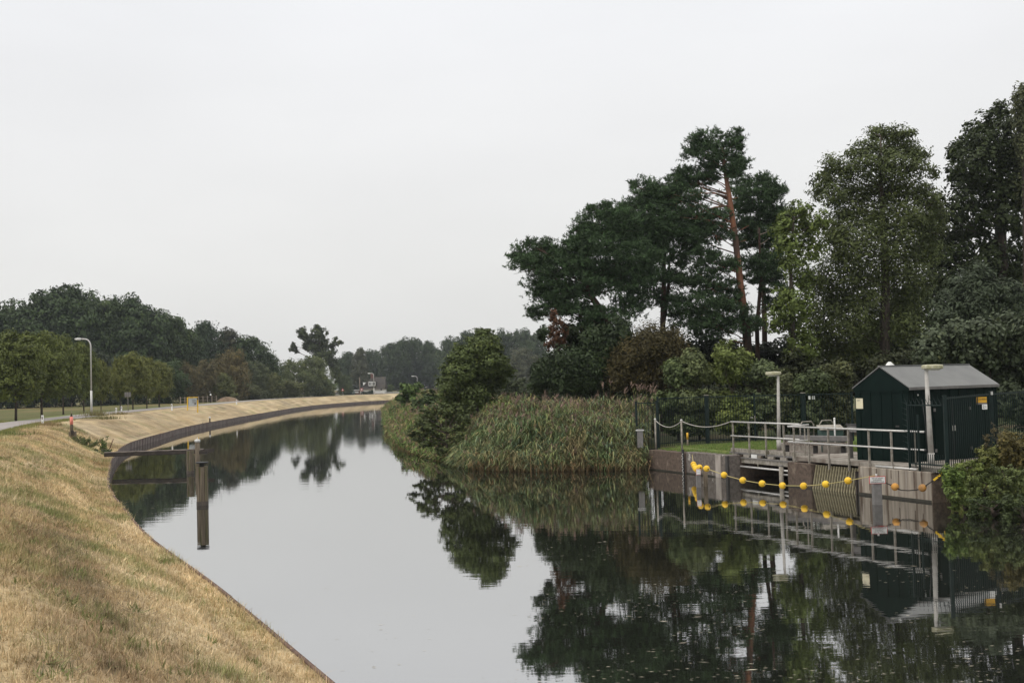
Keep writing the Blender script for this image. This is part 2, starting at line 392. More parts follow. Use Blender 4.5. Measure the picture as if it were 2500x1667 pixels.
STRAW = np.array([0.36, 0.275, 0.158]); PALE = np.array([0.42, 0.335, 0.212]); BROWN = np.array([0.195, 0.135, 0.076])
GREEN = np.array([0.135, 0.15, 0.052]); GOLD = np.array([0.285, 0.205, 0.105]); DARK = np.array([0.105, 0.078, 0.045])
def mixc(a, b, f): f = np.clip(f, 0, 1)[:, None]; return a * (1 - f) + b * f
def bank_colour(s, t, fine):
    """mown dry grass of the left bank at s metres along and t metres up from the edge"""
    c = np.tile(STRAW, (len(s), 1))
    c = mixc(c, PALE, (fbm(s * 0.35, t * 0.9, 1) - 0.40) * 3.5)
    c = mixc(c, GOLD, (fbm(s * 0.22 + 5, t * 0.7, 2) - 0.52) * 3.0)
    c = mixc(c, BROWN, (fbm(s * 0.6 + 9, t * 2.0 + 3, 3) - 0.58) * 3.0)
    band = np.exp(-((t - 2.15 - 0.25 * np.sin(s * 0.25)) / 0.62) ** 2) * np.clip((48 - s) / 12, 0, 1)      # raked-up track
    c = mixc(c, BROWN, band * (0.35 + 1.1 * (fbm(s * 0.9, t * 2.5, 4) - 0.25)))
    c = mixc(c, DARK, band * (fbm(s * 1.6, t * 3, 5) - 0.48) * 4)
    g = (fbm(s * 0.7, t * 0.9, 6) - 0.57) * 5 + np.clip(t - 4.4, 0, 0.6) * 1.2 * (t < 5.6)
    g = g + np.exp(-((t - 3.6) / 0.8) ** 2) * (s < 34) * (fbm(s * 0.5, t * 0.8, 8) - 0.35) * 2.0
    c = mixc(c, GREEN, g * 0.55)
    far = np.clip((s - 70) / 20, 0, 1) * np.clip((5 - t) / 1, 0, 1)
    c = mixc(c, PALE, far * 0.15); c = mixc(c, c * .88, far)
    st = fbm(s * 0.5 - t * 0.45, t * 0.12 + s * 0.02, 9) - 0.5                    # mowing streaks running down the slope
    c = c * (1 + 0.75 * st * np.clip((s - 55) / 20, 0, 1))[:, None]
    c = c * (1 + .5 * (fbm(s * .07, t * 2.6, 12) - .5) * np.clip((5 - t), 0, 1))[:, None]      # mower lines along the bank
    mead = np.clip((t - 9.3) / 0.5, 0, 1)
    mc = mixc(np.tile(np.array([0.080, 0.082, 0.026]), (len(s), 1)), np.array([0.135, 0.105, 0.045]), (fbm(s * 0.1, t * 0.22, 10) - 0.42) * 4)
    mc = mixc(mc, np.array([0.10, 0.15, 0.035]), np.clip(11.2 - t, 0, 1))
    c = mixc(c, mc, mead)
    return c * (0.82 + 0.36 * fine)[:, None]

ts = np.concatenate([[-0.23, 0.0, 0.12], np.arange(0.28, 5.4, 0.16), np.arange(5.4, 20, 0.8), [22, 26, 32, 40, 52, 70, 110, 200, 400, 800]])
S, T = np.meshgrid(ls, ts, indexing='ij'); s_, t_ = S.ravel(), T.ravel()
ci = np.repeat(np.arange(len(ls)), len(ts))
gx = lc[ci, 0] + ln[ci, 0] * t_; gy = lc[ci, 1] + ln[ci, 1] * t_
fade = np.clip(t_ / 0.5, 0, 1) * np.clip((5.2 - t_) / .8, 0, 1)
gz = bank_z(t_) + fade * (0.09 * (fbm(s_ * 0.8, t_ * 1.2, 21) - 0.5) + 0.22 * (fbm(s_ * 0.16, t_ * 0.3, 22) - 0.5) * np.clip(t_ / 3, 0, 1)) \
    + 0.4 * (fbm(s_ * 0.06, t_ * 0.06, 23) - 0.5) * np.clip((t_ - 14) / 10, 0, 1)
nT = len(ts); a = (np.arange(len(ls) - 1)[:, None] * nT + np.arange(nT - 1)[None, :]).ravel()
fc = np.stack([a, a + 1, a + nT + 1, a + nT], 1)[:, ::-1]
me = npmesh('left_bank', np.stack([gx, gy, gz], 1), fc, {'Col': bank_colour(s_, t_, vnoise(s_ * 3.1, t_ * 3.3, 31))}, True)
tag(link('ground', me, MT['ground']), 'dry mown grass bank and meadow on the left side', kind='structure')

def left_pt(s, t, z=None):
    x = np.interp(s, ls, lc[:, 0]); y = np.interp(s, ls, lc[:, 1]); nx = np.interp(s, ls, ln[:, 0]); ny = np.interp(s, ls, ln[:, 1])
    return np.array([x + nx * t, y + ny * t, float(bank_z(t)) if z is None else z])
def left_st(x, y):
    d = (lc[:, 0] - x) ** 2 + (lc[:, 1] - y) ** 2; i = int(np.argmin(d))
    return ls[i], float((x - lc[i, 0]) * ln[i, 0] + (y - lc[i, 1]) * ln[i, 1])
def on_left(px, Y):
    """ground point of the left side under the column px at distance Y"""
    x = P(px, 950, Y)[0]; s, t = left_st(x, Y)
    return np.array([x, Y, float(bank_z(t))])

def along(s): return np.interp(s, ls, lc[:, 0]), np.interp(s, ls, lc[:, 1]), np.interp(s, ls, ln[:, 0]), np.interp(s, ls, ln[:, 1])
def hitL(px, py):
    """where the line of sight through that place of the photograph meets the left bank"""
    for Y in np.concatenate([np.arange(8, 120, .25), np.arange(120, 420, 1.0)]):
        p = P(px, py, Y); s, t = left_st(p[0], Y)
        if t > -.2 and p[2] <= float(bank_z(t)): return np.array([p[0], Y, float(bank_z(t))])
    return P(px, py, 200)
# road along the bank
rs = ls[::4]
def strip(t0, t1, dz, name, mat, lo=0, hi=1e9, n=2):
    V = []; q = [s for s in rs if lo <= s <= hi]
    for s in q:
        for t in np.linspace(t0, t1, n): V.append(left_pt(s, t, float(bank_z(t)) + dz))
    k = np.arange(len(q) - 1); fs = np.concatenate([np.stack([k * n + j, k * n + j + 1, (k + 1) * n + j + 1, (k + 1) * n + j], 1)[:, ::-1] for j in range(n - 1)])
    return link(name, npmesh(name, np.array(V), fs), mat)
tag(strip(5.3, 9.1, 0.035, 'road', MT['asphalt'], n=6), 'narrow grey asphalt road along the top of the bank', kind='structure')
rd = bpy.data.objects['road']
for k in range(60):                                     # broken white edge line
    s0 = 6 + k * 4.5
    if s0 > 190: break
    V = []
    for s in (s0, s0 + 1.1, s0 + 2.2):
        for t in (5.42, 5.54): V.append(left_pt(s, t, float(bank_z(t)) + 0.041))
    o = link('edge_line', npmesh('edge_line', np.array(V), np.array([[0, 1, 3, 2], [2, 3, 5, 4]])[:, ::-1]), MT['line'], rd)

# water
def water_mat():
    m = bpy.data.materials.new('water'); m.use_nodes = True; n, l = m.node_tree.nodes, m.node_tree.links; n.clear()
    out = n.new('ShaderNodeOutputMaterial')
    t = n.new('ShaderNodeTexCoord')
    def noise(sc, stretch, det):
        mp = n.new('ShaderNodeMapping'); mp.inputs['Scale'].default_value = stretch; mp.inputs['Rotation'].default_value = (0, 0, 0.12)
        l.new(t.outputs['Object'], mp.inputs[0])
        z = n.new('ShaderNodeTexNoise'); z.inputs['Scale'].default_value = sc; z.inputs['Detail'].default_value = det
        l.new(mp.outputs[0], z.inputs['Vector']); return z
    a = noise(1.0, (0.55, 1.9, 1), 3); b = noise(5.0, (0.5, 1.6, 1), 2)
    c = noise(0.06, (1, 0.5, 1), 2)
    mr = n.new('ShaderNodeMapRange'); mr.inputs[1].default_value = 0.40; mr.inputs[2].default_value = 0.68; mr.inputs[3].default_value = 0.25; mr.inputs[4].default_value = 1.0
    l.new(c.outputs[0], mr.inputs[0])
    sc = n.new('ShaderNodeMath'); sc.operation = 'MULTIPLY_ADD'; sc.inputs[1].default_value = 0.16
    l.new(b.outputs[0], sc.inputs[0]); l.new(a.outputs[0], sc.inputs[2])
    am = n.new('ShaderNodeMath'); am.operation = 'MULTIPLY'; l.new(sc.outputs[0], am.inputs[0]); l.new(mr.outputs[0], am.inputs[1])
    bp = n.new('ShaderNodeBump'); bp.inputs['Strength'].default_value = 1.0; bp.inputs['Distance'].default_value = 0.0034
    l.new(am.outputs[0], bp.inputs['Height'])
    gl = n.new('ShaderNodeBsdfGlossy'); gl.inputs['Roughness'].default_value = 0.02; gl.inputs['Color'].default_value = (0.97, 0.97, 0.97, 1)
    l.new(bp.outputs[0], gl.inputs['Normal'])
    df = n.new('ShaderNodeBsdfDiffuse'); df.inputs['Color'].default_value = (0.012, 0.013, 0.010, 1)
    lw_ = n.new('ShaderNodeLayerWeight'); lw_.inputs['Blend'].default_value = 0.5; l.new(bp.outputs[0], lw_.inputs['Normal'])
    fr = n.new('ShaderNodeValToRGB'); q = fr.color_ramp; q.elements[0].color = (.05, .05, .05, 1); q.elements[1].color = (.92, .92, .92, 1)
    for p_, v_ in ((.4, .22), (.72, .60), (.86, .69), (.95, .75)): e_ = q.elements.new(p_); e_.color = (v_, v_, v_, 1)
    l.new(lw_.outputs['Facing'], fr.inputs[0])
    mx = n.new('ShaderNodeMixShader'); l.new(fr.outputs[0], mx.inputs[0]); l.new(df.outputs[0], mx.inputs[1]); l.new(gl.outputs[0], mx.inputs[2])
    l.new(mx.outputs[0], out.inputs[0]); return m
V = [(-120, -70, 0), (280, -70, 0), (280, 400, 0), (-120, 400, 0)]
tag(link('water', npmesh('water', V, [[0, 1, 2, 3]]), water_mat()), 'calm dark canal water mirroring sky and trees', kind='structure')

# ------------------------------------------------------------------ right bank
O = np.array([5.85, 49.1]); UA = np.array([0.389, -0.921]); UA /= np.linalg.norm(UA); VB = np.array([-UA[1], UA[0]])
def L(a, b, z): p = O + a * UA + b * VB; return np.array([p[0], p[1], z])
def loc(x, y): q = np.array([x, y]) - O; return q @ UA, q @ VB
RIGHT = np.array([(34, -40), (27, -10), (23, 0), (18.5, 12), (14.9, 22), (13.1, 28.7), (12.5, 33.3), (5.85, 49.1), (3.4, 49.6), (0.9, 49.8), (-1.2, 51.2), (-2.6, 54), (-4.6, 61), (-6.9, 70),
                  (-10.8, 97), (-15, 135), (-20.3, 177), (-22, 215), (-18.5, 252), (-4, 281), (22, 302), (80, 322), (260, 340)], float)
def sdist(x, y):
    """distance inland (positive) from the right-hand water edge"""
    best = np.full(x.shape, 1e9); sg = np.ones(x.shape)
    for i in range(len(RIGHT) - 1):
        a, b = RIGHT[i], RIGHT[i + 1]; d = b - a; LL = d @ d
        t = np.clip(((x - a[0]) * d[0] + (y - a[1]) * d[1]) / LL, 0, 1)
        qx = x - a[0] - t * d[0]; qy = y - a[1] - t * d[1]; D = np.hypot(qx, qy)
        side = d[0] * (y - a[1]) - d[1] * (x - a[0])
        up = D < best - 1e-9; best = np.where(up, D, best); sg = np.where(up, np.where(side < 0, 1, -1), sg)
    return best * sg
def right_z(x, y):
    d = sdist(x, y)
    z = np.interp(d, [-2, 0, 0.5, 1.5, 3.5, 8, 30], [-1.2, -0.15, 0.25, 0.62, 0.88, 0.95, 1.15])
    z = z + 0.12 * (fbm(x * 0.3, y * 0.3, 40) - 0.5) * np.clip(d - 1, 0, 1)
    a = (x - O[0]) * UA[0] + (y - O[1]) * UA[1]; b = (x - O[0]) * VB[0] + (y - O[1]) * VB[1]
    inw = (a > -0.1) & (a < 17.0) & (b < 9)
    z = np.where(inw, np.where(b > 0.28, np.where(b > 1.2, 0.93, 0.86), -1.2), z)
    z = np.where(inw & (a > 5.3) & (a < 10.2) & (b < 4.2), -1.2, z)
    z = np.where(inw & (a > 10.2) & (a < 17.0) & (b < 1.3), -1.2, z)
    return z
xs = np.concatenate([np.arange(-44, -10, 1.0), np.arange(-10, 40, 0.35), np.arange(40, 300, 15)])
ys = np.concatenate([np.arange(-40, 5, 3), np.arange(5, 75, 0.35), np.arange(75, 345, 2.0)])
X, Y = np.meshgrid(xs, ys, indexing='ij'); x_, y_ = X.ravel(), Y.ravel(); z_ = right_z(x_, y_)
n1 = len(ys); a = (np.arange(len(xs) - 1)[:, None] * n1 + np.arange(n1 - 1)[None, :]).ravel()
fc = np.stack([a, a + n1, a + n1 + 1, a + 1], 1); fc = fc[z_[fc].max(1) > -0.9]
c = np.tile(np.array([0.045, 0.055, 0.02]), (len(x_), 1))
c = mixc(c, np.array([0.075, 0.055, 0.03]), (fbm(x_ * 0.3, y_ * 0.3, 41) - 0.5) * 4)
la = (x_ - O[0]) * UA[0] + (y_ - O[1]) * UA[1]; lb = (x_ - O[0]) * VB[0] + (y_ - O[1]) * VB[1]
lawn = np.clip((lb + 0.2) * 2, 0, 1) * np.clip((12 - lb), 0, 1) * np.clip((la + 0.3) * 2, 0, 1) * np.clip(22 - la, 0, 1)
lc2 = mixc(np.tile(np.array([0.085, 0.135, 0.030]), (len(x_), 1)), np.array([0.14, 0.15, 0.05]), (fbm(x_ * 1.2, y_ * 1.2, 42) - 0.4) * 3)
c = mixc(c, lc2, lawn) * (0.8 + 0.4 * vnoise(x_ * 3, y_ * 3, 43))[:, None]
used = np.unique(fc); remap = -np.ones(len(x_), int); remap[used] = np.arange(len(used))
me = npmesh('right_bank', np.stack([x_, y_, z_], 1)[used], remap[fc], {'Col': c[used]}, True)
tag(link('terrain', me, MT['ground']), 'grass and undergrowth covered ground on the right bank', kind='structure')

# ------------------------------------------------------------------ steel sheet piling of the left bank
sp = thing('sheet_piling', 'rusty corrugated steel sheet piling along the foot of the dry grass bank', 'retaining wall', (lc[0, 0], lc[0, 1], 0))
PER = 0.8
def wavy(s):
    ph = (s / PER) % 1.0
    return np.interp(ph, [0, 0.06, 0.3, 0.5, 0.62, 0.68, 1.0], [0.0, 0.24, 0.24, 0.24, 0.24, 0.0, 0.0]) + 0.02
s_end = ls[np.argmin((lc[:, 0] - 20) ** 2 + (lc[:, 1] - 337) ** 2)]
seg0 = 2.0
while seg0 < s_end:
    seg1 = seg0 + 8.0; q = []
    for k in range(10):
        for p in (0, 0.06, 0.62, 0.68): q.append(seg0 + (k + p) * PER)
    q.append(seg1 + 0.0); V = []
    for s in q:
        o = float(wavy(np.array(s)))
        V.append(left_pt(s, -o, -0.6)); V.append(left_pt(s, -o, 0.47))
    k = np.arange(len(q) - 1) * 2
    pm_ = npmesh('sheet_panel', np.array(V), np.stack([k, k + 1, k + 3, k + 2], 1)); pm_.materials.append(MT['sheet']); pm_.materials.append(MT['sheet_shade'])
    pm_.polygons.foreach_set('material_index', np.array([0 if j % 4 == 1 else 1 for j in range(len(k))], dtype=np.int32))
    world_child('sheet_panel', pm_, None, sp)
    V = []; qq = np.linspace(seg0, seg1 - 0.03, 8); dz = random.uniform(-0.012, 0.012)
    for s in qq:
        for (t, z) in ((-0.275, 0.445), (-0.275, 0.492), (-0.225, 0.492), (-0.225, 0.445)): V.append(left_pt(s, t, z + dz))
    fs = []
    for i in range(7):
        for j in range(4): fs.append((i * 4 + j, i * 4 + (j + 1) % 4, (i + 1) * 4 + (j + 1) % 4, (i + 1) * 4 + j))
    fs += [(0, 1, 2, 3), (31, 30, 29, 28)]
    world_child('capping_rail', npmesh('capping_rail', np.array(V), fs), MT['rust'], sp)
    seg0 = seg1

# ------------------------------------------------------------------ mown dry grass (uncountable)
def grass_mesh(name, base, hgt, wid, colr, lean=0.5, seed=1):
    r = np.random.default_rng(seed); n = len(base)
    th = r.uniform(0, 2 * np.pi, n); ld = r.uniform(0, 2 * np.pi, n); lm = np.abs(r.normal(0, lean, n))
    w = np.stack([np.cos(th), np.sin(th), np.zeros(n)], 1) * wid[:, None]
    tip = base + np.stack([np.cos(ld) * lm * hgt, np.sin(ld) * lm * hgt, hgt / np.sqrt(1 + lm ** 2)], 1)
    V = np.stack([base - w, base + w, tip], 1).reshape(-1, 3)
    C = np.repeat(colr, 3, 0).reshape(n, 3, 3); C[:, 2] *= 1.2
    return npmesh(name, V, np.arange(3 * n).reshape(n, 3), {'Col': C.reshape(-1, 3)})
N = 260000
K = 26000; ck = rng.integers(0, K, N)                        # blades stand in tufts, denser close by
d = (9.0 * (75 / 9.0) ** rng.random(K))[ck]
s0 = np.interp(d, lc[:, 1][lc[:, 1] < 100], ls[lc[:, 1] < 100]) + rng.normal(0, 1.0, K)[ck] + rng.normal(0, .045, N) * np.clip(d / 14, .8, 3)
t0 = -.20 + 5.25 * (rng.random(K) ** 0.95)[ck] + rng.normal(0, .04, N) * np.clip(d / 14, .8, 3); t0 = np.maximum(t0, -.2); ovh = rng.random(N) < .035; t0 = np.where(ovh & (fbm(s0 * .35, s0 * 0 + 3, 77) > .47), rng.uniform(-.29, 0, N), t0)
ii = np.clip(np.searchsorted(ls, s0), 0, len(ls) - 1)
tuft = rng.random(K)[ck]; jl = rng.normal(0, .02, N); ax_, ay_, nx_, ny_ = along(s0); bx = ax_ + nx_ * t0 + ny_ * jl; by = ay_ + ny_ * t0 - nx_ * jl
keep = (by > 7.5) & (bx / np.maximum(by, 1) > -0.56)
s0, t0, bx, by, tuft = s0[keep], t0[keep], bx[keep], by[keep], tuft[keep]; n = len(bx)
fd = np.clip(t0 / 0.5, 0, 1) * np.clip((5.2 - t0) / .8, 0, 1)
bz = bank_z(t0) + fd * (0.09 * (fbm(s0 * 0.8, t0 * 1.2, 21) - 0.5) + 0.22 * (fbm(s0 * 0.16, t0 * 0.3, 22) - 0.5) * np.clip(t0 / 3, 0, 1)) - 0.012
cc = bank_colour(s0, t0, rng.random(n)) * (rng.uniform(0.85, 1.6, n) * (.82 + .42 * tuft))[:, None]
pg = (fbm(s0 * 0.7, t0 * 0.9, 6) - 0.52) * 4 + rng.normal(0, .35, n)
cc = mixc(cc, GREEN * 1.4, np.clip(pg, 0, 0.8) * (rng.random(n) < 0.4)); cc = mixc(cc, np.array([.13, .17, .055]), (rng.random(n) < .05) * .8)
hg = rng.uniform(0.03, 0.10, n) * (.65 + .8 * ((tuft * 7.3) % 1.0)) * (0.75 + 0.8 * fbm(s0 * 0.7, t0 * 0.7, 50)) * (1 + 0.5 * (pg > 0.4))
wd = rng.uniform(0.0035, 0.0075, n) * np.clip(by / 15, 0.8, 2.2)
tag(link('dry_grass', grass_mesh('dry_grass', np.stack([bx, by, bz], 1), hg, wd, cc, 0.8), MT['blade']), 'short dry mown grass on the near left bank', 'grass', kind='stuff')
# broad-leaved weeds and longer green tufts the mower left
K2 = 420; cs = 9 + 52 * rng.random(K2) ** 1.3; ct = 5.0 * rng.random(K2); kk = np.repeat(np.arange(K2), 26); n = len(kk)
s2 = cs[kk] + rng.normal(0, .07, n) * (1 + cs[kk] / 40); t2 = np.clip(ct[kk] + rng.normal(0, .06, n), -.15, 5); i2 = np.clip(np.searchsorted(ls, s2), 0, len(ls) - 1)
wc = mixc(np.tile(np.array([.085, .125, .035]), (n, 1)), np.array([.17, .17, .065]), (rng.random(K2)[kk] * .7 + .3 * rng.random(n)))
tag(link('bank_weeds', grass_mesh('bank_weeds', np.stack([along(s2)[0] + along(s2)[2] * t2, along(s2)[1] + along(s2)[3] * t2, bank_z(t2) - .01], 1), rng.uniform(.05, .13, n), rng.uniform(.006, .014, n), wc, 1.1, 15), MT['blade']), 'small green weeds and tufts scattered over the mown bank', 'weeds', kind='stuff')
# loose hay raked into the track
n = 22000; s0 = 9 + 33 * rng.random(n) ** 1.3; t0 = 2.2 + rng.normal(0, 0.45, n); ii = np.clip(np.searchsorted(ls, s0), 0, len(ls) - 1)
b0 = np.stack([along(s0)[0] + along(s0)[2] * t0, along(s0)[1] + along(s0)[3] * t0, bank_z(t0) + rng.uniform(0.0, 0.06, n)], 1)
sel = fbm(s0 * 0.9, t0 * 1.8, 51) > 0.52; b0 = b0[sel]; n = len(b0)
hc = mixc(np.tile(np.array([0.20, 0.145, 0.08]), (n, 1)), np.array([0.10, 0.09, 0.06]), rng.random(n))
tag(link('loose_hay', grass_mesh('loose_hay', b0, rng.uniform(0.03, 0.1, n), rng.uniform(0.003, 0.006, n), hc, 4.0, 3), MT['blade']), 'brown raked hay lying in a track along the near bank', 'hay', kind='stuff')
# lawn of the compound and rough grass beside the water
n = 42000; la_ = rng.uniform(-.5, 9.5, n); lb_ = rng.uniform(0.3, 8.5, n)
px_ = O[0] + la_ * UA[0] + lb_ * VB[0]; py_ = O[1] + la_ * UA[1] + lb_ * VB[1]
b0 = np.stack([px_, py_, right_z(px_, py_)], 1); b0 = b0[b0[:, 2] > 0.4]; n = len(b0)
gc = mixc(np.tile(np.array([0.09, 0.155, 0.032]), (n, 1)), np.array([0.20, 0.20, 0.08]), rng.random(n) ** 2)
tag(link('lawn_grass', grass_mesh('lawn_grass', b0, rng.uniform(0.03, 0.09, n), rng.uniform(0.006, 0.012, n), gc, 0.5, 4), MT['blade']), 'bright green short lawn behind the concrete quay', 'grass', kind='stuff')
n = 26000; s0 = rng.uniform(45, 105, n); t0 = np.where(rng.random(n) < 0.6, rng.normal(5.0, 0.22, n), rng.normal(9.6, 0.4, n)); ii = np.clip(np.searchsorted(ls, s0), 0, len(ls) - 1)
ok = (t0 < 5.27) | (t0 > 9.15); s0, t0, ii = s0[ok], t0[ok], ii[ok]; n = len(s0)
b0 = np.stack([along(s0)[0] + along(s0)[2] * t0, along(s0)[1] + along(s0)[3] * t0, bank_z(t0)], 1)
gc = mixc(np.tile(np.array([0.11, 0.155, 0.04]), (n, 1)), np.array([0.26, 0.22, 0.09]), rng.random(n))
tag(link('verge_grass', grass_mesh('verge_grass', b0, rng.uniform(0.06, 0.22, n), rng.uniform(0.012, 0.025, n), gc, 0.4, 5), MT['blade']), 'longer green verge grass along the road edges', 'grass', kind='stuff')
# ------------------------------------------------------------------ pumping-station compound
U3 = np.array([UA[0], UA[1], 0]); V3 = np.array([VB[0], VB[1], 0]); Z3 = np.array([0, 0, 1.0]); RL = np.stack([U3, V3, Z3], 1)
def aOf(px, b, z):
    lo, hi = -10.0, 30.0
    for _ in range(60):
        m = (lo + hi) / 2
        if proj(L(m, b, z))[0] < px: lo = m
        else: hi = m
    return (lo + hi) / 2
def lbox(mb, a0, a1, b0, b1, z0, z1): return mb.box(L((a0 + a1) / 2, (b0 + b1) / 2, (z0 + z1) / 2), (a1 - a0, b1 - b0, z1 - z0), RL)
def text_mesh(body, size, ext=0.002):
    cu = bpy.data.curves.new('lettering', 'FONT'); cu.body = body; cu.size = size; cu.extrude = ext; cu.align_x = 'CENTER'; cu.align_y = 'CENTER'
    o = bpy.data.objects.new('lettering_tmp', cu); col.objects.link(o)
    dg = bpy.context.evaluated_depsgraph_get(); me = bpy.data.meshes.new_from_object(o.evaluated_get(dg))
    bpy.data.objects.remove(o); me.name = 'lettering'
    return me
def face_matrix(loc_, xdir, parent):
    x = Vector([float(c) for c in xdir]).normalized(); z = Vector((0, 0, 1)); n = x.cross(z)
    return Matrix(((x[0], z[0], n[0], loc_[0] - parent.location[0]), (x[1], z[1], n[1], loc_[1] - parent.location[1]), (x[2], z[2], n[2], loc_[2] - parent.location[2]), (0, 0, 0, 1)))
def lettering(body, size, loc_, xdir, mat, parent, up=None):
    me = text_mesh(body, size); o = link('lettering', me, mat, up if up is not None else parent)
    class Z: location = (0, 0, 0)
    o.matrix_local = face_matrix(loc_, xdir, Z if up is not None else parent); return o
def sub(mb, name, mat, part): return link(name, mb.mesh(name), mat, part)    # a piece of a part, in world coordinates

aA, aB, aC, aD, aE, aF, aG = [aOf(p, 0, 0.3) for p in (1582, 1672, 1776, 1922, 1973, 2090, 2273)]
q = thing('quay_wall', 'low concrete quay wall with brown and stained sections at the water', 'wall', L(aA, 0, 0))
lbox(MB(), aA, aB - 0.02, 0.0, 0.55, -1, 0.84).build('wall_section', MT['wall_brown'], q, bevel=0.015)
lbox(MB(), aB, aC, 0.07, 0.6, -1, 0.88).build('wall_section', MT['wall_grey'], q, bevel=0.015)
lbox(MB(), aOf(1744, 0, .5), aOf(1757, 0, .5), 0.035, 0.2, -1, 0.86).build('pilaster', MT['render_pale'], q, bevel=0.01)
lbox(MB(), aC - 0.3, aC + 0.002, 0.6, 4.0, -1, 0.86).build('side_wall', MT['wall_brown'], q)
lbox(MB(), aC - 0.12, aC + 0.03, -0.01, 0.07, -1, 0.86).build('gate_groove', MT['dark_steel'], q)
lbox(MB(), aD, aE + 0.15, 0.02, 4.0, -1, 0.84).build('pier', MT['wall_brown'], q, bevel=0.02)
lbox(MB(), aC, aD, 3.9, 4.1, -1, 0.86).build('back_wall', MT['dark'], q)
lbox(MB(), aE + 0.15, aF + 0.1, 0.75, 1.0, -1, 0.84).build('recess_wall', MT['wall_brown'], q)
lbox(MB(), aF + 0.12, aG, 0.0, 0.9, -1, 0.90).build('abutment', MT['wall_stained'], q, bevel=0.02)
lbox(MB(), aG - 0.35, aG + 0.01, 0.9, 4.5, -1, 0.86).build('return_wall', MT['wall_brown'], q)
lbox(MB(), aG + 0.003, aG + 0.035, 0.03, 0.9, -1, 0.88).build('side_facing', MT['wall_brown'], q)
lbox(MB(), aF - 0.06, aF + 0.0, 0.02, 0.5, -1, 0.72).build('guide_post', MT['timber_dark'], q)
lbox(MB(), aF + 0.03, aF + 0.09, 0.05, 0.5, -1, 0.66).build('guide_post', MT['dark_steel'], q)
for (a0_, a1_, b0_, z1_) in ((aA, aB - .02, 0.0, .055), (aB, aC, .07, .05), (aD, aE + .15, .02, .055), (aF + .12, aG, 0.0, .07)):
    lbox(MB(), a0_ + .004, a1_ - .004, b0_ - .006, b0_ + .05, -.5, z1_).build('tide_line', MT['tide'], q)
for k in range(9):                                                     # shuttering joints and rust runs on the abutment
    a_ = aF + .3 + (aG - aF - .5) * k / 8.5; h_ = random.uniform(.25, .7); lbox(MB(), a_, a_ + random.uniform(.015, .05), -.003, .02, .86 - h_, .87).build('rust_run', MT['wall_brown'] if k % 3 else MT['render_pale'], q)
# deck: concrete slabs
dk = thing('deck', 'pale grey concrete deck slabs in front of the green shed', 'deck', L(aD, 0, 0.9))
sl = np.linspace(aD + 0.05, aG + 0.25, 5)
for i in range(4):
    lbox(MB(), sl[i] + 0.006, sl[i + 1] - 0.006, 0.16 if i else 0.2, 2.9, 0.88, 1.03).build('slab', MT['concrete'], dk, bevel=0.012)
kb = thing('kerb_block', 'low pale concrete kerb blocks across the deck beside the lamp', 'kerb', L(7, 3, 1))
k0, k1 = aOf(1905, 3.0, 1.0), aOf(2065, 3.0, 1.0)
for i in range(3):
    t0, t1 = k0 + (k1 - k0) * i / 3, k0 + (k1 - k0) * (i + 1) / 3
    lbox(MB(), t0 + .01, t1 - .01, 3.0, 3.35, 0.85, 1.22).build('block', MT['concrete'], kb, bevel=0.02)
# trash rack of slanted bars
rk = thing('trash_rack', 'slanted trash rack of mossy bars in front of the sluice inlet', 'rack', L((aE + aF) / 2, 0, 0))
lbox(MB(), aE + 0.16, aF - 0.06, 0.30, 0.44, 0.60, 0.80).build('head_beam', MT['rack_back'], rk)
MB().prism([L(aE + .15, 0.28, .72), L(aF - .06, 0.28, .72), L(aF - .06, 0.02, -.4), L(aE + .15, 0.02, -.4)], V3 * 0.05).build('screen', MT['rack_back'], rk)
NB = 17
bar = MB().beam((0, 0, 0), tuple(L(0, -0.28, -1.25) - L(0, 0, 0)), 0.022, 0.06).mesh('rack_bar')
for i in range(NB):
    a = aE + 0.2 + (aF - 0.12 - aE - 0.2) * i / (NB - 1)
    p = L(a, 0.23, 0.80); link('bar', bar, MT['slat_edge'], rk, p - np.array(rk.location))
# sluice bridge
a0, a1 = aOf(1781, .75, .9), aOf(1984, .75, .9)
sb = thing('sluice_bridge', 'grey timber footbridge with steel beams over the dark sluice opening', 'bridge', L(a0, .85, 0.9))
for i in range(9):
    t0, t1 = a0 + (a1 - a0) * i / 9, a0 + (a1 - a0) * (i + 1) / 9
    lbox(MB(), t0 + .008, t1 - .008, 0.85, 4.12, 0.90, 0.95).build('plank', MT['timber_beam'], sb)
nb_ = 4
for i in range(nb_):
    t0, t1 = a0 + (a1 - a0) * i / nb_, a0 + (a1 - a0) * (i + 1) / nb_
    lbox(MB(), t0 + .1, t1 - .02, 0.75, 0.795, 0.965, 1.11).build('toe_board', MT['steel_dull'], sb)
lbox(MB(), a0 + .02, a1 - .1, 0.73, 0.83, 0.90, 0.96).build('edge_strip', MT['frame_grey'], sb)
for i in range(6):
    t = a0 + 0.25 + i * 0.78
    lbox(MB(), t, t + 0.36, 0.69, 0.81, 0.795, 0.895).build('bearing_block', MT['concrete'], sb)
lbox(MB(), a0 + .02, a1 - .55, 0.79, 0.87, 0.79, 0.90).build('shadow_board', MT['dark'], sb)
lbox(MB(), a0 + .02, a1 - .6, 0.65, 0.83, 0.58, 0.79).build('main_beam', MT['steel_dull'], sb)
lbox(MB(), a0 + .02, a1 - .6, 0.61, 0.65, 0.755, 0.79).build('flange', MT['frame_grey'], sb)
MB().tube([L(a0, 0.60, 0.44), L(a1 - .9, 0.60, 0.44)], 0.035).build('pipe', MT['steel'], sb)
MB().tube([L(a0 + 2.1, 0.60, 0.44), L(a0 + 2.1, 0.60, 0.60)], 0.025).build('bracket', MT['steel_dull'], sb)
o = lbox(MB(), aOf(1834, .65, .85), aOf(1848, .65, .85), .645, .665, 0.76, 0.93).build('sign_board', MT['white_dull'], sb)
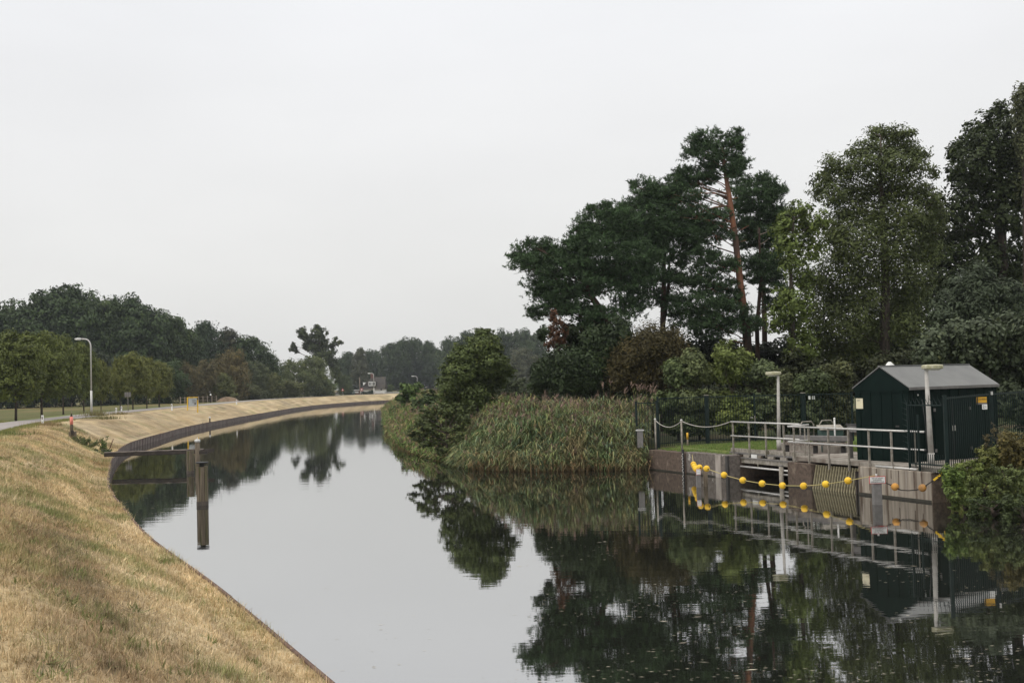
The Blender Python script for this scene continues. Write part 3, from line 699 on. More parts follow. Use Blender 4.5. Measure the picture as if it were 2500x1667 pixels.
pst = thing('gauge_post', 'grey steel post standing in the mouth of the sluice', 'post', L(aOf(1908, .5, .2), .5, 0))
pa = aOf(1908, .5, .2)
MB().tube([L(pa, .5, -.6), L(pa, .5, .60)], 0.085, 10).build('shaft', MT['steel_dull'], pst)
MB().tube([L(pa, .5, .60), L(pa, .5, .64)], [0.092, 0.07], 10).build('cap', MT['frame_grey'], pst)
MB().tube([L(pa + .08, .55, .30), L(aD + .05, .6, .32)], 0.03, 8).build('stay', MT['steel'], pst)
# staff gauge on the quay
sg = thing('staff_gauge', 'black and white staff gauge on the quay wall beside the rope post', 'gauge', L(aB - .1, -.03, 0))
ga = aB - 0.08
lbox(MB(), ga - .06, ga + .06, -0.05, -0.003, -0.6, 0.98).build('backing', MT['black'], sg)
for i in range(14):
    lbox(MB(), ga - .05 + (i % 2) * .045, ga + (i % 2) * .045, -0.058, -0.051, -0.2 + i * .075, -0.2 + i * .075 + .04).build('mark', MT['white_dull'], sg)

# railings
def railing(label, posts, b, z0, ztop, ext0, ext1, nm='railing'):
    t = thing(nm, label, 'railing', L(posts[0], b, z0), group='railings of the sluice')
    for a in posts:
        MB().beam(L(a, b, z0 - .10), L(a, b, ztop), 0.035, 0.065, up=tuple(V3)).build('post', MT['steel_dull'], t)
    MB().tube([L(posts[0] - ext0, b, ztop), L(posts[-1] + ext1, b, ztop)], 0.03).build('top_rail', MT['steel'], t)
    MB().tube([L(posts[0] - ext0 * .8, b - .02, ztop - .54), L(posts[-1] + ext1, b - .02, ztop - .54)], 0.026).build('middle_rail', MT['steel'], t)
    return t
r1 = railing('steel tube railing on the sluice footbridge, left of the deck', [aOf(p, .72, 1.5) for p in (1790, 1829, 1870, 1914)], 0.72, 0.95, 2.13, 0.15, 0.95)
r2 = railing('long steel tube railing along the deck in front of the shed', [aOf(p, .12, 1.5) for p in (1940, 1976, 2024, 2073, 2123, 2178, 2236)], 0.10, 0.80, 2.08, 0.32, 0.42)
rp1, rp2 = aOf(1975, .72, 2.1), aOf(1922, .1, 2.1)
for dz, nm in ((0, 'top_rail'), (-.54, 'middle_rail')):
    MB().tube([L(rp1, .72, 2.13 + dz), L(rp2 + .05, .16, 2.085 + dz), L(rp2, .1, 2.08 + dz)], 0.028).build(nm, MT['steel'], r2)
MB().beam(L(rp1 - .1, .6, .95), L(rp1 - .1, .6, 2.09), .035, .06).build('post', MT['steel_dull'], r2)
for k, dz in enumerate((0, -.54)):                              # black-banded rail ends
    e0 = L(aOf(2236, .1, 1.5) + .40, .1 - .02 * k, 2.08 + dz)
    MB().tube([e0, e0 + U3 * .06], 0.032).build('end_cap', MT['black'], r2)
    e1 = e0 - U3 * .26; MB().tube([e1, e1 + U3 * .05], 0.0315).build('band', MT['black'], r2)
wp = thing('handrail_pipe', 'white pipe lying along the front edge of the abutment', 'pipe', L(aOf(2137, 0.02, .95), 0, .95))
MB().tube([L(aOf(2137, .03, .95), .05, .945), L(aOf(2239, .03, .95), .05, .945)], 0.035).build('pipe', MT['steel'], wp)
for p in (2180, 2238): a = aOf(p, .03, .95); MB().tube([L(a, .05, .945), L(a + .06, .05, .945)], 0.046).build('coupling', MT['steel_dull'], wp)

# rope posts on the quay
rp = []
for k, (px, lab) in enumerate(((1601, 'slim steel rope post at the left end of the quay'), (1665, 'slim steel rope post beside the staff gauge'))):
    a = aOf(px, 0.2, 1.2); t = thing('rope_post', lab, 'post', L(a, .2, .92), group='rope posts on the quay'); rp.append(a)
    MB().tube([L(a, .2, .8), L(a, .2, 2.14)], 0.038).build('shaft', MT['steel_dull'], t)
    MB().sphere(L(a, .2, 2.15), 0.05, 10, 6).build('knob', MT['steel'], t)
def hang(p, q, sag, n=14):
    p, q = np.array(p), np.array(q); return [p + (q - p) * t - np.array([0, 0, 4 * sag * t * (1 - t)]) for t in np.linspace(0, 1, n)]
tag(MB().tube(hang(L(rp[0], .2, 2.12), L(rp[1], .2, 2.12), .28), 0.018, 6).build('barrier_rope', MT['rope_grey']), 'grey rope sagging between the two posts on the quay', 'rope')
tag(MB().tube(hang(L(rp[1], .2, 2.12), L(aOf(1781, .72, 2.1), .72, 2.12), .22), 0.018, 6).build('barrier_rope', MT['rope_grey']), 'grey rope from the gauge post to the left bridge railing', 'rope')

# piles that hold the float lines
pA = W(1706, 1189, 0); pA2 = W(1723, 1187, 0); pB = W(2142, 1231, 0)
t = thing('mooring_post', 'grey square post with a small white warning sign before the quay', 'post', (pA[0], pA[1], 0))
MB().box((pA[0], pA[1], -.05), (.15, .15, 1.3)).build('shaft', MT['frame_grey'], t, bevel=.01)
sgn = MB().box((pA[0] - .01, pA[1] - .09, .55), (.165, .02, .21)).build('sign_board', MT['red'], t)
sf = sub(MB().box((pA[0] - .01, pA[1] - .103, .55), (.145, .008, .19)), 'sign_face', MT['white'], sgn)
lettering('LET OP', .036, (pA[0] - .01, pA[1] - .109, .605), (1, 0, 0), MT['black'], t, sgn)
lettering('STUW', .036, (pA[0] - .01, pA[1] - .109, .545), (1, 0, 0), MT['black'], t, sgn)
lettering('GEVAAR', .032, (pA[0] - .01, pA[1] - .109, .485), (1, 0, 0), MT['black'], t, sgn)
t = thing('mooring_post', 'dark mossy timber post behind the small white sign', 'post', (pA2[0], pA2[1], 0))
MB().tube([(pA2[0], pA2[1], -.6), (pA2[0], pA2[1], .62)], [.085, .08], 10).build('shaft', MT['timber'], t)
MB().tube([(pA2[0], pA2[1], .62), (pA2[0], pA2[1], .65)], [.085, .05], 10).build('cap', MT['timber_dark'], t)
t = thing('mooring_post', 'grey square post with the wide red-framed warning sign before the abutment', 'post', (pB[0], pB[1], 0))
MB().box((pB[0], pB[1], .1), (.235, .235, 1.4)).build('shaft', MT['frame_grey'], t, bevel=.012)
MB().tube([(pB[0], pB[1], .80), (pB[0], pB[1], .90)], [.03, .03], 8).build('rope_eye', MT['steel'], t)
sgn2 = MB().box((pB[0] - .02, pB[1] - .14, .735), (.48, .022, .215))
sgn2 = sgn2.build('sign_board', MT['red'], t)
sub(MB().box((pB[0] - .02, pB[1] - .155, .735), (.445, .008, .18)), 'sign_face', MT['white_dull'], sgn2)
for tx, sz, dz in (('LET OP STUW', .052, .052), ('STROMING', .05, 0.0), ('LEVENSGEVAARLIJK', .046, -.055)):
    lettering(tx, sz, (pB[0] - .02, pB[1] - .161, .735 + dz), (1, 0, 0), MT['black'], t, sgn2)

def bead(p, dirv, mat, lab, r=.116):
    t = thing('float_buoy', lab, 'buoy', p, group='buoys on the float lines')
    MB().sphere(p, r, 20, 12, .97).build('ball', mat, t)
    d = np.array(dirv) / np.linalg.norm(dirv)
    for s in (-1, 1): MB().tube([np.array(p) + s * d * (r - .012), np.array(p) + s * d * (r + .012)], .022, 8).build('rope_hole', MT['black'], t)
def line_z(p, q, zs):  # points from pile p to pile q with heights zs at equal spacing
    return [np.array(p) * (1 - t) + np.array(q) * t for t in zs]
front = [(1725, 1143.4, 1190), (1767.8, 1159, 1194.5), (1813.5, 1172, 1199), (1860.7, 1180, 1203.5), (1910.4, 1185, 1208), (1962, 1185.7, 1213), (2015.8, 1181.6, 1218), (2070.6, 1173, 1223)]
ordn = ['first', 'second', 'third', 'fourth', 'fifth', 'sixth', 'seventh', 'last']
fp = []
for (px, py, wy) in front:
    g = W(px, wy, 0); fp.append(P(px, py, g[1]))
e0 = np.array([pA2[0], pA2[1], .66]); e1 = np.array([pB[0], pB[1], .86])
tag(MB().tube([e0] + fp + [e1], .013, 6).build('float_rope', MT['rope']), 'pale rope of the long float line between the two signed posts', 'rope')
allp = [e0] + fp + [e1]
for i, p in enumerate(fp): bead(p, allp[i + 2] - allp[i], MT['buoy'], '%s yellow buoy from the left on the long front float line' % ordn[i])
bk = [P(1693, 1133, 45.0), P(1695.5, 1138, 43.9), P(1698.5, 1143.5, 42.8), P(1702, 1146, 41.8), P(1708, 1141, 40.9)]
e2 = L(aOf(1690, -.02, .75), -.02, .80)
tag(MB().tube([e2] + bk + [np.array([pA[0], pA[1], .62])], .013, 6).build('float_rope', MT['rope']), 'rope running back from the small signed post to the quay', 'rope')
for i, p in enumerate(bk): bead(p, (0.05, -1, 0), MT['buoy'], ['rearmost yellow buoy near the quay wall in the clustered row', 'second buoy from the quay in the clustered row', 'middle buoy of the clustered row running to the quay', 'fourth buoy from the quay in the clustered row', 'front buoy of the clustered row beside the small signed post'][i])
old = [P(2184.8, 1188, 33.7), P(2252, 1190.7, 33.2)]; e3 = P(2300, 1155, 32.9); mid = P(2219, 1197, 33.4); e4 = P(2279, 1172, 33.0)
tag(MB().tube([e1 - (0, 0, .1), old[0], P(2200, 1196, 33.5), mid, P(2238, 1195.5, 33.3), old[1], e4], .018, 6).build('float_rope', MT['rope_dark']), 'dark rope of the short float line beside the abutment', 'rope')
bead(old[0], old[0] - e1, MT['buoy_old'], 'faded orange buoy next to the red-framed sign')
bead(old[1], e4 - mid, MT['buoy_old'], 'faded orange buoy nearest the yellow strap')
st = thing('ratchet_strap', 'yellow strap tying the dark rope to the fence post', 'strap', e3)
MB().beam(e4, e3, .012, .06).build('band', MT['strap'], st); MB().beam(e3, P(2302, 1176, 32.85), .012, .045).build('loose_end', MT['strap'], st)
MB().tube([e3, P(2309, 1148, 32.9)], .012, 6).build('hook', MT['steel'], st)

# lamps
def lamp(label, base, top, r0, r1, head_w, head_d, hdir):
    base, top = np.array(base), np.array(top)
    t = thing('lamp_post', label, 'lamp', base, group='low mushroom lamps of the compound')
    MB().tube([base - (0, 0, .1), base + (top - base) * .45, top], [r0, (r0 + r1) / 2, r1], 12).build('pole', MT['lamp_pole'], t)
    MB().tube([base - (0, 0, .05), base + (0, 0, .35)], [r0 * 1.12, r0 * 1.08], 12).build('base_sleeve', MT['lamp_pole'], t)
    h = np.array(hdir) / np.linalg.norm(hdir); s = np.array([-h[1], h[0], 0]); c = top + h * head_d * .30
    ring = lambda k, z: [c + h * (math.cos(x) * head_d * k) + s * (math.sin(x) * head_w * k) + np.array([0, 0, z]) for x in np.linspace(0, 2 * math.pi, 17)[:-1]]
    v = ring(.46, .0) + ring(.5, .025) + ring(.5, .10) + ring(.45, .128) + ring(.2, .14); n = 16; f = []
    for i in range(4):
        for k in range(n): f.append((i * n + k, i * n + (k + 1) % n, (i + 1) * n + (k + 1) % n, (i + 1) * n + k))
    f += [tuple(range(n))[::-1], tuple(4 * n + k for k in range(n))]
    m = MB(); m._add(v, f); hd_ = m.build('hood', MT['lamp_head'], t)
    m = MB(); v = ring(.40, -.004) + ring(.30, -.045); f = [(k, n + k, n + (k + 1) % n, (k + 1) % n) for k in range(n)] + [tuple(range(n, 2 * n))[::-1]]
    m._add(v, f); sub(m, 'diffuser', MT['lamp_glass'], hd_)
b1 = P(1902, 1095, 45.0); lamp('pale lamp post on the lawn behind the bridge railing', b1, P(1899.5, 915, 45.0), .085, .05, .36, .62, (-.9, .35, 0))
b2 = P(2274, 1133, 35.2); lamp('leaning pale lamp post in front of the green shed', b2, P(2261, 901, 35.2), .10, .055, .5, .68, (.9, .1, 0))
tag(MB().tube([b2 + (-.09, -.02, .1), b2 + (-.15, -.02, 1.3), b2 + (-.22, -.03, 2.0)], .012, 6).build('cable', MT['black']), 'black cable running up the leaning lamp post', 'cable')

# ------------------------------------------------------------------ green shed
N0 = np.array([12.48, 36.0]); gd = np.array([-1.12, 1.85]); gw = np.linalg.norm(gd); gd /= gw; ld = np.array([gd[1], -gd[0]]); lw = 4.35
Z0, ZE, ZR = 0.96, 3.40, 4.07
def sp_(l, g, z): p = N0 + ld * l + gd * g; return np.array([p[0], p[1], z])
RS = np.stack([np.array([ld[0], ld[1], 0]), np.array([gd[0], gd[1], 0]), Z3], 1)
def sbox(mb, l0, l1, g0, g1, z0, z1): return mb.box(sp_((l0 + l1) / 2, (g0 + g1) / 2, (z0 + z1) / 2), (l1 - l0, g1 - g0, z1 - z0), RS)
sh = thing('shed', 'dark green metal shed with a grey pitched roof', 'shed', sp_(0, 0, Z0))
sbox(MB(), .03, lw - .03, .03, gw - .03, Z0, ZE - .02).build('core', MT['shed'], sh)
sbox(MB(), -.04, lw + .04, -.04, gw + .04, .85, Z0 + .05).build('plinth', MT['concrete'], sh)
nl = 20
bd = sbox(MB(), 0, 0, 0, 0, 0, 0)
for i in range(nl):
    x0, x1 = lw * i / nl, lw * (i + 1) / nl
    sbox(MB(), x0 + .006, x1 - .006, -.012 - .012 * (i % 2), .03, Z0 + .05, ZE - .10).build('cladding_board', MT['shed'], sh)
ng = 10
for i in range(ng):
    x0, x1 = gw * i / ng, gw * (i + 1) / ng
    sbox(MB(), -.012 - .012 * (i % 2), .03, x0 + .006, x1 - .006, Z0 + .05, ZE - .10).build('cladding_board', MT['shed'], sh)
for l0, l1 in ((-.03, .02), (lw - .02, lw + .03)):
    m = MB(); v = [sp_(l0, -.06, ZE - .10), sp_(l0, gw + .06, ZE - .10), sp_(l0, gw + .06, ZE - .005), sp_(l0, gw / 2, ZR - .045), sp_(l0, -.06, ZE - .005)]
    m.prism(v, np.append(ld * (l1 - l0), 0)); m.build('gable', MT['shed'], sh)
sbox(MB(), -.045, -.031, -.03, gw + .03, ZE - .16, ZE - .12).build('gable_trim', MT['shed'], sh)
for g0, nm in ((-.09, 1), (gw + .09, -1)):
    m = MB(); v = [sp_(-.06, g0, ZE - .03), sp_(lw + .06, g0, ZE - .03), sp_(lw + .06, gw / 2, ZR), sp_(-.06, gw / 2, ZR)]
    m.prism(v, (0, 0, .035)); rf = m.build('roof_slope', MT['shed_roof'], sh)
sbox(MB(), -.06, lw + .06, -.11, -.085, ZE - .085, ZE + .005).build('fascia', MT['frame_grey'], sh)
MB().beam(sp_(-.06, gw / 2, ZR + .035), sp_(lw + .06, gw / 2, ZR + .035), .12, .03).build('ridge_cap', MT['shed_roof'], sh)
dr = sbox(MB(), 1.15, 2.9, -.04, -.024, Z0 + .08, 2.95).build('door', MT['shed'], sh)
for x in (1.95, 2.1): sub(sbox(MB(), x, x + .03, -.075, -.041, 1.95, 2.12), 'handle', MT['steel'], dr)
sub(sbox(MB(), 2.02, 2.035, -.05, -.041, Z0 + .1, 2.93), 'door_gap', MT['black'], dr)
for z in (1.3, 2.6):
    for x in (1.12, 2.86): sub(sbox(MB(), x, x + .07, -.06, -.025, z, z + .1), 'hinge', MT['frame_grey'], dr)
nt = sbox(MB(), -.035, -.026, gw - .33, gw - .04, 2.72, 3.06).build('notice', MT['cream'], sh)
lettering('Let', .085, sp_(-.038, gw - .15, 3.0), np.append(-gd, 0), MT['frame_grey'], sh, nt)
MB().sphere(sp_(.4, -.03, 3.15), .03, 8, 6).build('lock_light', MT['white_dull'], sh)
tag(MB().tube([sp_(.5, gw * .62, ZR - .12), sp_(.75, gw * .62, ZR + .02), sp_(1.1, gw * .62, ZR - .10)], [.06, .16, .06], 10).build('roof_vent', MT['white_dull'], sh))

# lift-gate frame before the gable
fa0, fa1, fb = aOf(2074, 1.0, 1.5), aOf(2190, .9, 1.5), 0.95
gf = thing('gate_frame', 'grey steel lifting-gate frame with spindle in front of the shed gable', 'gate', L(fa0, fb, 1.03))
lbox(MB(), fa0 - .05, fa0 + .07, fb, fb + .14, 1.03, 2.14).build('jamb', MT['frame_grey'], gf)
lbox(MB(), fa1 - .18, fa1 + .06, fb, fb + .14, 1.03, 2.14).build('jamb', MT['frame_grey'], gf)
lbox(MB(), fa0 - .08, fa1 + .10, fb - .03, fb + .20, 2.14, 2.19).build('top_plate', MT['dark_steel'], gf)
lbox(MB(), fa0 + .07, fa1 - .18, fb - .01, fb + .03, 1.92, 2.14).build('lintel', MT['frame_grey'], gf)
lbox(MB(), fa0 + .5, fa0 + .62, fb + .35, fb + .45, 1.03, 2.1).build('inner_post', MT['dark_steel'], gf)
ca = aOf(2127, 1.1, 2.6); lbox(MB(), ca - .055, ca + .055, fb + .06, fb + .17, 2.19, 3.52).build('spindle_column', MT['dark_steel'], gf)
MB().tube([L(ca - .5, fb + .12, 2.24), L(ca + .02, fb + .1, 2.24)], .02, 8).build('crank', MT['steel'], gf)
ra = aOf(2132, .9, 1.5); MB().tube([L(ra, fb - .04, 1.0), L(ra, fb - .04, 2.0)], .018, 8).build('rod', MT['steel'], gf)
MB().tube([L(ra, fb - .04, .96), L(ra, fb - .04, 1.1)], .035, 8).build('rod_foot', MT['black'], gf)
# bench beam, hoops, cabinet behind the railing
bb = thing('guard_beam', 'grey horizontal guard beam on short legs behind the deck railing', 'barrier', P(1990, 1090, 43))
q0, q1 = P(1916, 1068, 43.6), P(2071, 1071, 41.5)
MB().beam(q0, q1, .12, .20).build('beam', MT['frame_grey'], bb, bevel=.015); MB().beam(q0 - (0, 0, .2), q1 - (0, 0, .2), .1, .14).build('beam', MT['timber_beam'], bb)
for t in (.04, .5, .93): p = q0 + (q1 - q0) * t; MB().box((p[0], p[1] + .1, 1.2), (.16, .1, .75)).build('leg', MT['dark_steel'], bb)
for k, (x0, x1, yt, Yd, lab) in enumerate(((1953, 1986, 1030, 44.5, 'left steel hoop barrier behind the guard beam'), (2001, 2034, 1027, 44.2, 'right steel hoop barrier beside the green cabinet'))):
    t = thing('hoop_barrier', lab, 'barrier', P((x0 + x1) / 2, 1085, Yd), group='hoop barriers behind the deck')
    a_, b_ = P(x0, yt, Yd), P(x1, yt, Yd + .3); z1 = a_[2]
    MB().tube([(a_[0], a_[1], .9), (a_[0], a_[1], z1 - .12), (a_[0] * .85 + b_[0] * .15, a_[1], z1), (a_[0] * .15 + b_[0] * .85, b_[1], z1), (b_[0], b_[1], z1 - .12), (b_[0], b_[1], .9)], .028, 8).build('hoop', MT['steel_dull'], t)
    MB().tube([(a_[0], a_[1], z1 - .45), (b_[0], b_[1], z1 - .45)], .018, 8).build('cross_bar', MT['dark_steel'], t)
t = thing('cabinet', 'low dark green control cabinet with a sloping lid behind the railing', 'cabinet', P(2028, 1085, 43.4))
c_ = P(2028, 1066, 43.4); MB().box((c_[0], c_[1], 1.35), (.85, .5, .85)).build('body', MT['cabinet'], t, bevel=.02)
MB().prism([(c_[0] - .46, c_[1] - .29, 1.775), (c_[0] + .46, c_[1] - .29, 1.775), (c_[0] + .46, c_[1] + .29, 1.92), (c_[0] - .46, c_[1] + .29, 1.92)], (0, 0, .04)).build('lid', MT['steel_dull'], t)
t = thing('marker_post', 'short white topped post beside the green cabinet', 'post', P(2037, 1085, 42.8)); p = P(2037, 1022, 42.8)
MB().tube([(p[0], p[1], .9), p], .035, 8).build('shaft', MT['steel'], t); MB().sphere(p, .042, 8, 6).build('cap', MT['white'], t)
t = thing('marker_post', 'small orange marker post on the lawn behind the fence bars', 'post', P(1678, 1085, 49.5)); p = P(1678, 1057, 49.5)
MB().tube([(p[0], p[1], .85), (p[0], p[1], 1.08), p], .035, 8).build('shaft', MT['deadwood'], t); MB().tube([p - (0, 0, .27), p + (0, 0, .02)], .045, 8).build('sleeve', MT['orange_sign'], t)
# little shelf box by the reeds
t = thing('utility_box', 'small grey utility box beside the reeds at the fence', 'box', P(1562, 1080, 49.2)); p = P(1562, 1050, 49.2)
MB().box((p[0], p[1], 1.35), (.24, .2, .8)).build('body', MT['frame_grey'], t); MB().box((p[0], p[1], p[2]), (.34, .26, .04)).build('lid', MT['white_dull'], t)

# ------------------------------------------------------------------ green bar fences
barm = {}
def fence(label, pts, h, spacing=.115, post_r=.045, name='bar_fence', bars_low=0.12, big=()):
    p0 = pts[0]; t = thing(name, label, 'fence', p0, group='green bar fences')
    for i, p in enumerate(pts):
        r = post_r * (1.9 if i in big else 1.0)
        po = MB().box((p[0], p[1], p[2] + (h + .04) / 2 - .1), (2 * r, 2 * r, h + .24)).build('post', MT['fence'], t)
        sub(MB().box((p[0], p[1], p[2] + h + .05), (2 * r + .02, 2 * r + .02, .03)), 'post_cap', MT['fence' if i not in big else 'steel_dull'], po)
    for i in range(len(pts) - 1):
        a, b = np.array(pts[i], float), np.array(pts[i + 1], float); d = b - a; Ln = np.linalg.norm(d[:2]); hz = h if not (i in big) else h
        for z in (hz - .03, bars_low):
            MB().beam(a + (0, 0, z), b + (0, 0, z), .03, .045).build('rail', MT['fence'], t)
        n = int(Ln / spacing); key = round(h, 2)
        if key not in barm: barm[key] = MB().box((0, 0, h / 2), (.02, .02, h + .04)).mesh('fence_bar')
        for k in range(1, n):
            p = a + d * k / n; link('bar', barm[key], MT['fence'], t, p - np.array(t.location))
    return t
gz_ = .92
def fpt(px, Y, z=gz_): p = P(px, 1000, Y); return (p[0], p[1], z)
rf = fence('dark green bar fence with double gate across the back of the lawn', [fpt(1606, 50.2), fpt(1725, 52), fpt(1842, 51.8), fpt(1961, 51.3), fpt(2080, 50.4)], 2.12, big=(1, 3))
MB().box(P(1843, 1022, 51.72), (.03, .05, .28)).build('lock', MT['steel_dull'], rf)
MB().box(P(1835, 1019, 51.7), (.12, .03, .03)).build('latch', MT['steel'], rf)
for px in (1977, 1986): MB().box(P(px, 970.5, 51.2), (.12, .015, .155)).build('notice', MT['white'], rf)
lf = fence('short low green fence panel descending to the reeds', [fpt(1553, 49.9, .72), fpt(1603, 50.0, .72)], 2.15)
k0 = np.array(fpt(1553, 49.9, .72)); k1 = np.array(fpt(1603, 50.0, .72))
fR = [np.array([12.42, 32.85, .92]), np.array([14.45, 34.5, .98]), np.array([16.6, 36.2, 1.0]), np.array([18.8, 37.9, 1.02])]
r_f = fence('dark green bar fence from the abutment to the right edge', fR, 2.2, spacing=.112, big=())
MB().box(fR[1] + (0, -.07, 2.2), (.05, .05, .1)).build('bracket', MT['steel'], r_f)
dd = (fR[1] - fR[0]) / np.linalg.norm(fR[1] - fR[0])
ps = fR[0] + dd * 2.02 + np.array([.0, -.06, 2.03])
ys_ = MB().box(ps, (.30, .012, .17)).build('warning_sign', MT['orange_sign'], r_f); ys_.parent = r_f
MB().box(ps + (0, 0, -.115), (.30, .011, .05)).build('sign_strip', MT['frame_grey'], r_f)
lettering('CAMERA', .07, ps + (0.01, -.009, .02), (1, 0, 0), MT['black'], r_f, ys_)
npl = MB().box(ps + (.08, -.004, -.21), (.15, .012, .15)).build('number_plate', MT['white'], r_f)
lettering('21', .13, ps + (.08, -.012, -.21), (1, 0, 0), MT['black'], r_f, npl)
# spiked wing that keeps climbers from the water side
wg = thing('fence_wing', 'spiked dark green fence wing reaching over the abutment edge', 'fence', fR[0])
w0 = np.array(L(aOf(2301, .05, 2), .05, .9)); w1 = np.array(L(aOf(2218, .05, 2), .05, .9))
for z in (.22, 1.98): MB().beam(w0 + (0, 0, z), w1 + (0, 0, z), .03, .04).build('rail', MT['fence'], wg)
for k in range(17):
    p = w0 + (w1 - w0) * (k + .3) / 17; h = 2.0 if k > 12 else .55
    MB().box(p + (0, 0, h / 2 - .02), (.016, .016, h)).build('bar', MT['fence'], wg)
MB().beam(w1 + (0, 0, -.1), w1 + (0, 0, 2.0), .05, .05).build('post', MT['fence'], wg)
MB().beam(w1 + (w0 - w1) * .3 + (0, 0, -.3), w1 + (w0 - w1) * .3 + (0, 0, 1.7), .05, .05).build('post', MT['fence'], wg)
for k in range(9):
    p = w0 + (w1 - w0) * k / 8 + (0, 0, 2.0)
    MB().tube([p, p + (0, -.05, .28)], [.012, .003], 5).build('spike', MT['fence'], wg); MB().tube([p, p + U3 * -.14 + np.array([0, 0, .2])], [.012, .003], 5).build('spike', MT['fence'], wg)
for k in range(11):
    p = w1 + (0, 0, .3 + k * .17); MB().tube([p, p - U3 * .26 + np.array([0, 0, .08])], [.012, .003], 5).build('spike', MT['fence'], wg)
pth = sbox(MB(), -.1, 6.5, -1.0, -.05, .80, .985); tag(pth.build('paving', MT['path']), 'pale pinkish paving strip in front of the shed', kind='structure')
# ------------------------------------------------------------------ vegetation
def unit(v): return v / (np.linalg.norm(v, axis=-1, keepdims=True) + 1e-9)
def leaf_quads(C, size, nrm, asp, r):
    n = len(C); t = r.normal(size=(n, 3)); t = unit(t - nrm * (t * nrm).sum(1)[:, None]); b = np.cross(nrm, t)
    s = size[:, None]
    V = np.stack([C - t * s, C + b * s * asp - t * s * .1, C + t * s, C - b * s * asp - t * s * .1], 1)
    return V.reshape(-1, 3), np.arange(4 * n).reshape(n, 4)
def fill_leaf(c, R, n, size, asp, r, per=16, gap=.33, droop=0.0, shell=.55):
    """leaves grouped in twigs spread through an ellipsoid, thinner inside"""
    m = max(16, n // per)
    d = unit(r.normal(size=(m, 3))); rad = (shell + (1 - shell) * r.random(m)) * (r.random(m) < .82) + r.random(m) * .5 * 0
    rad = np.where(rad == 0, r.random(m) * .6, rad)
    cen = d * rad[:, None]
    k = r.integers(0, m, n)
    off = r.normal(0, gap * .55, (n, 3)) * np.array([1, 1, .75])
    p = cen[k] + off
    if droop: p[:, 2] -= droop * r.random(n) ** 2
    C = c + p * R
    nrm = unit(unit(p) * .9 + np.array([0, 0, .40]) + r.normal(0, .42, (n, 3)))
    ct = r.random(m); tint = np.clip(.5 * ct[k] + .35 * r.random(n) + r.uniform(0, .15), 0, 1)
    sz = size * r.uniform(.65, 1.3, n)
    V, Fq = leaf_quads(C, sz, nrm, asp, r)
    return V, Fq, np.repeat(tint, 4)
def fill_pine(c, R, n, size, r, needles=9):
    """needle shoots in upturned tufts"""
    m = max(12, n // 9)
    d = unit(r.normal(size=(m, 3)) + np.array([0, 0, .25])); rad = (.35 + .65 * r.random(m) ** .6)
    cen = d * rad[:, None] * 1.08; k = r.integers(0, m, n)
    p = cen[k] + r.normal(0, .20, (n, 3)) * np.array([1, 1, .7])
    C = c + p * R
    ax = unit(unit(p * np.array([1, 1, .5])) * .7 + np.array([0, 0, .75]) + r.normal(0, .35, (n, 3)))
    ct = r.random(m); tint = np.clip(.55 * ct[k] + .45 * r.random(n), 0, 1)
    C = np.repeat(C, needles, 0); ax = np.repeat(ax, needles, 0); tn = np.repeat(tint, needles); N = len(C)
    sz = size * r.uniform(.75, 1.25, N)[:, None]
    q = r.normal(size=(N, 3)); q = unit(q - ax * (q * ax).sum(1)[:, None])
    dirn = unit(ax * r.uniform(.15, 1.0, N)[:, None] + q * .85)
    base = C + ax * sz * r.uniform(-.7, .35, N)[:, None]
    w = unit(np.cross(dirn, r.normal(size=(N, 3)))) * sz * .13
    V = np.stack([base - w, base + w, base + dirn * sz], 1).reshape(-1, 3)
    return V, np.arange(3 * N).reshape(N, 3), np.repeat(tn, 3)
class Acc:
    def __init__(s): s.V = []; s.F = []; s.T = []; s.n = 0
    def add(s, q):
        V, Fq, T = q; s.V.append(V); s.F.append(Fq + s.n); s.T.append(T); s.n += len(V)
    def mesh(s, name, origin=(0, 0, 0)):
        return npmesh(name, np.concatenate(s.V) - np.array(origin), np.concatenate(s.F), {'tint': np.concatenate(s.T)})
def bl(lst, ox, oy, k): return [(ox + b[0] / k, oy + b[1] / k, b[2] / k, b[3] / k) + tuple(b[4:]) for b in lst]
z6 = lambda l: bl(l, 1220, 300, 2.376)
z7 = lambda l: bl(l, 1850, 180, 2.0108)
z3 = lambda l: bl(l, 900, 760, 3.92)
z2 = lambda l: bl(l, 440, 760, 4.2)
z1 = lambda l: bl(l, 0, 680, 3.564)

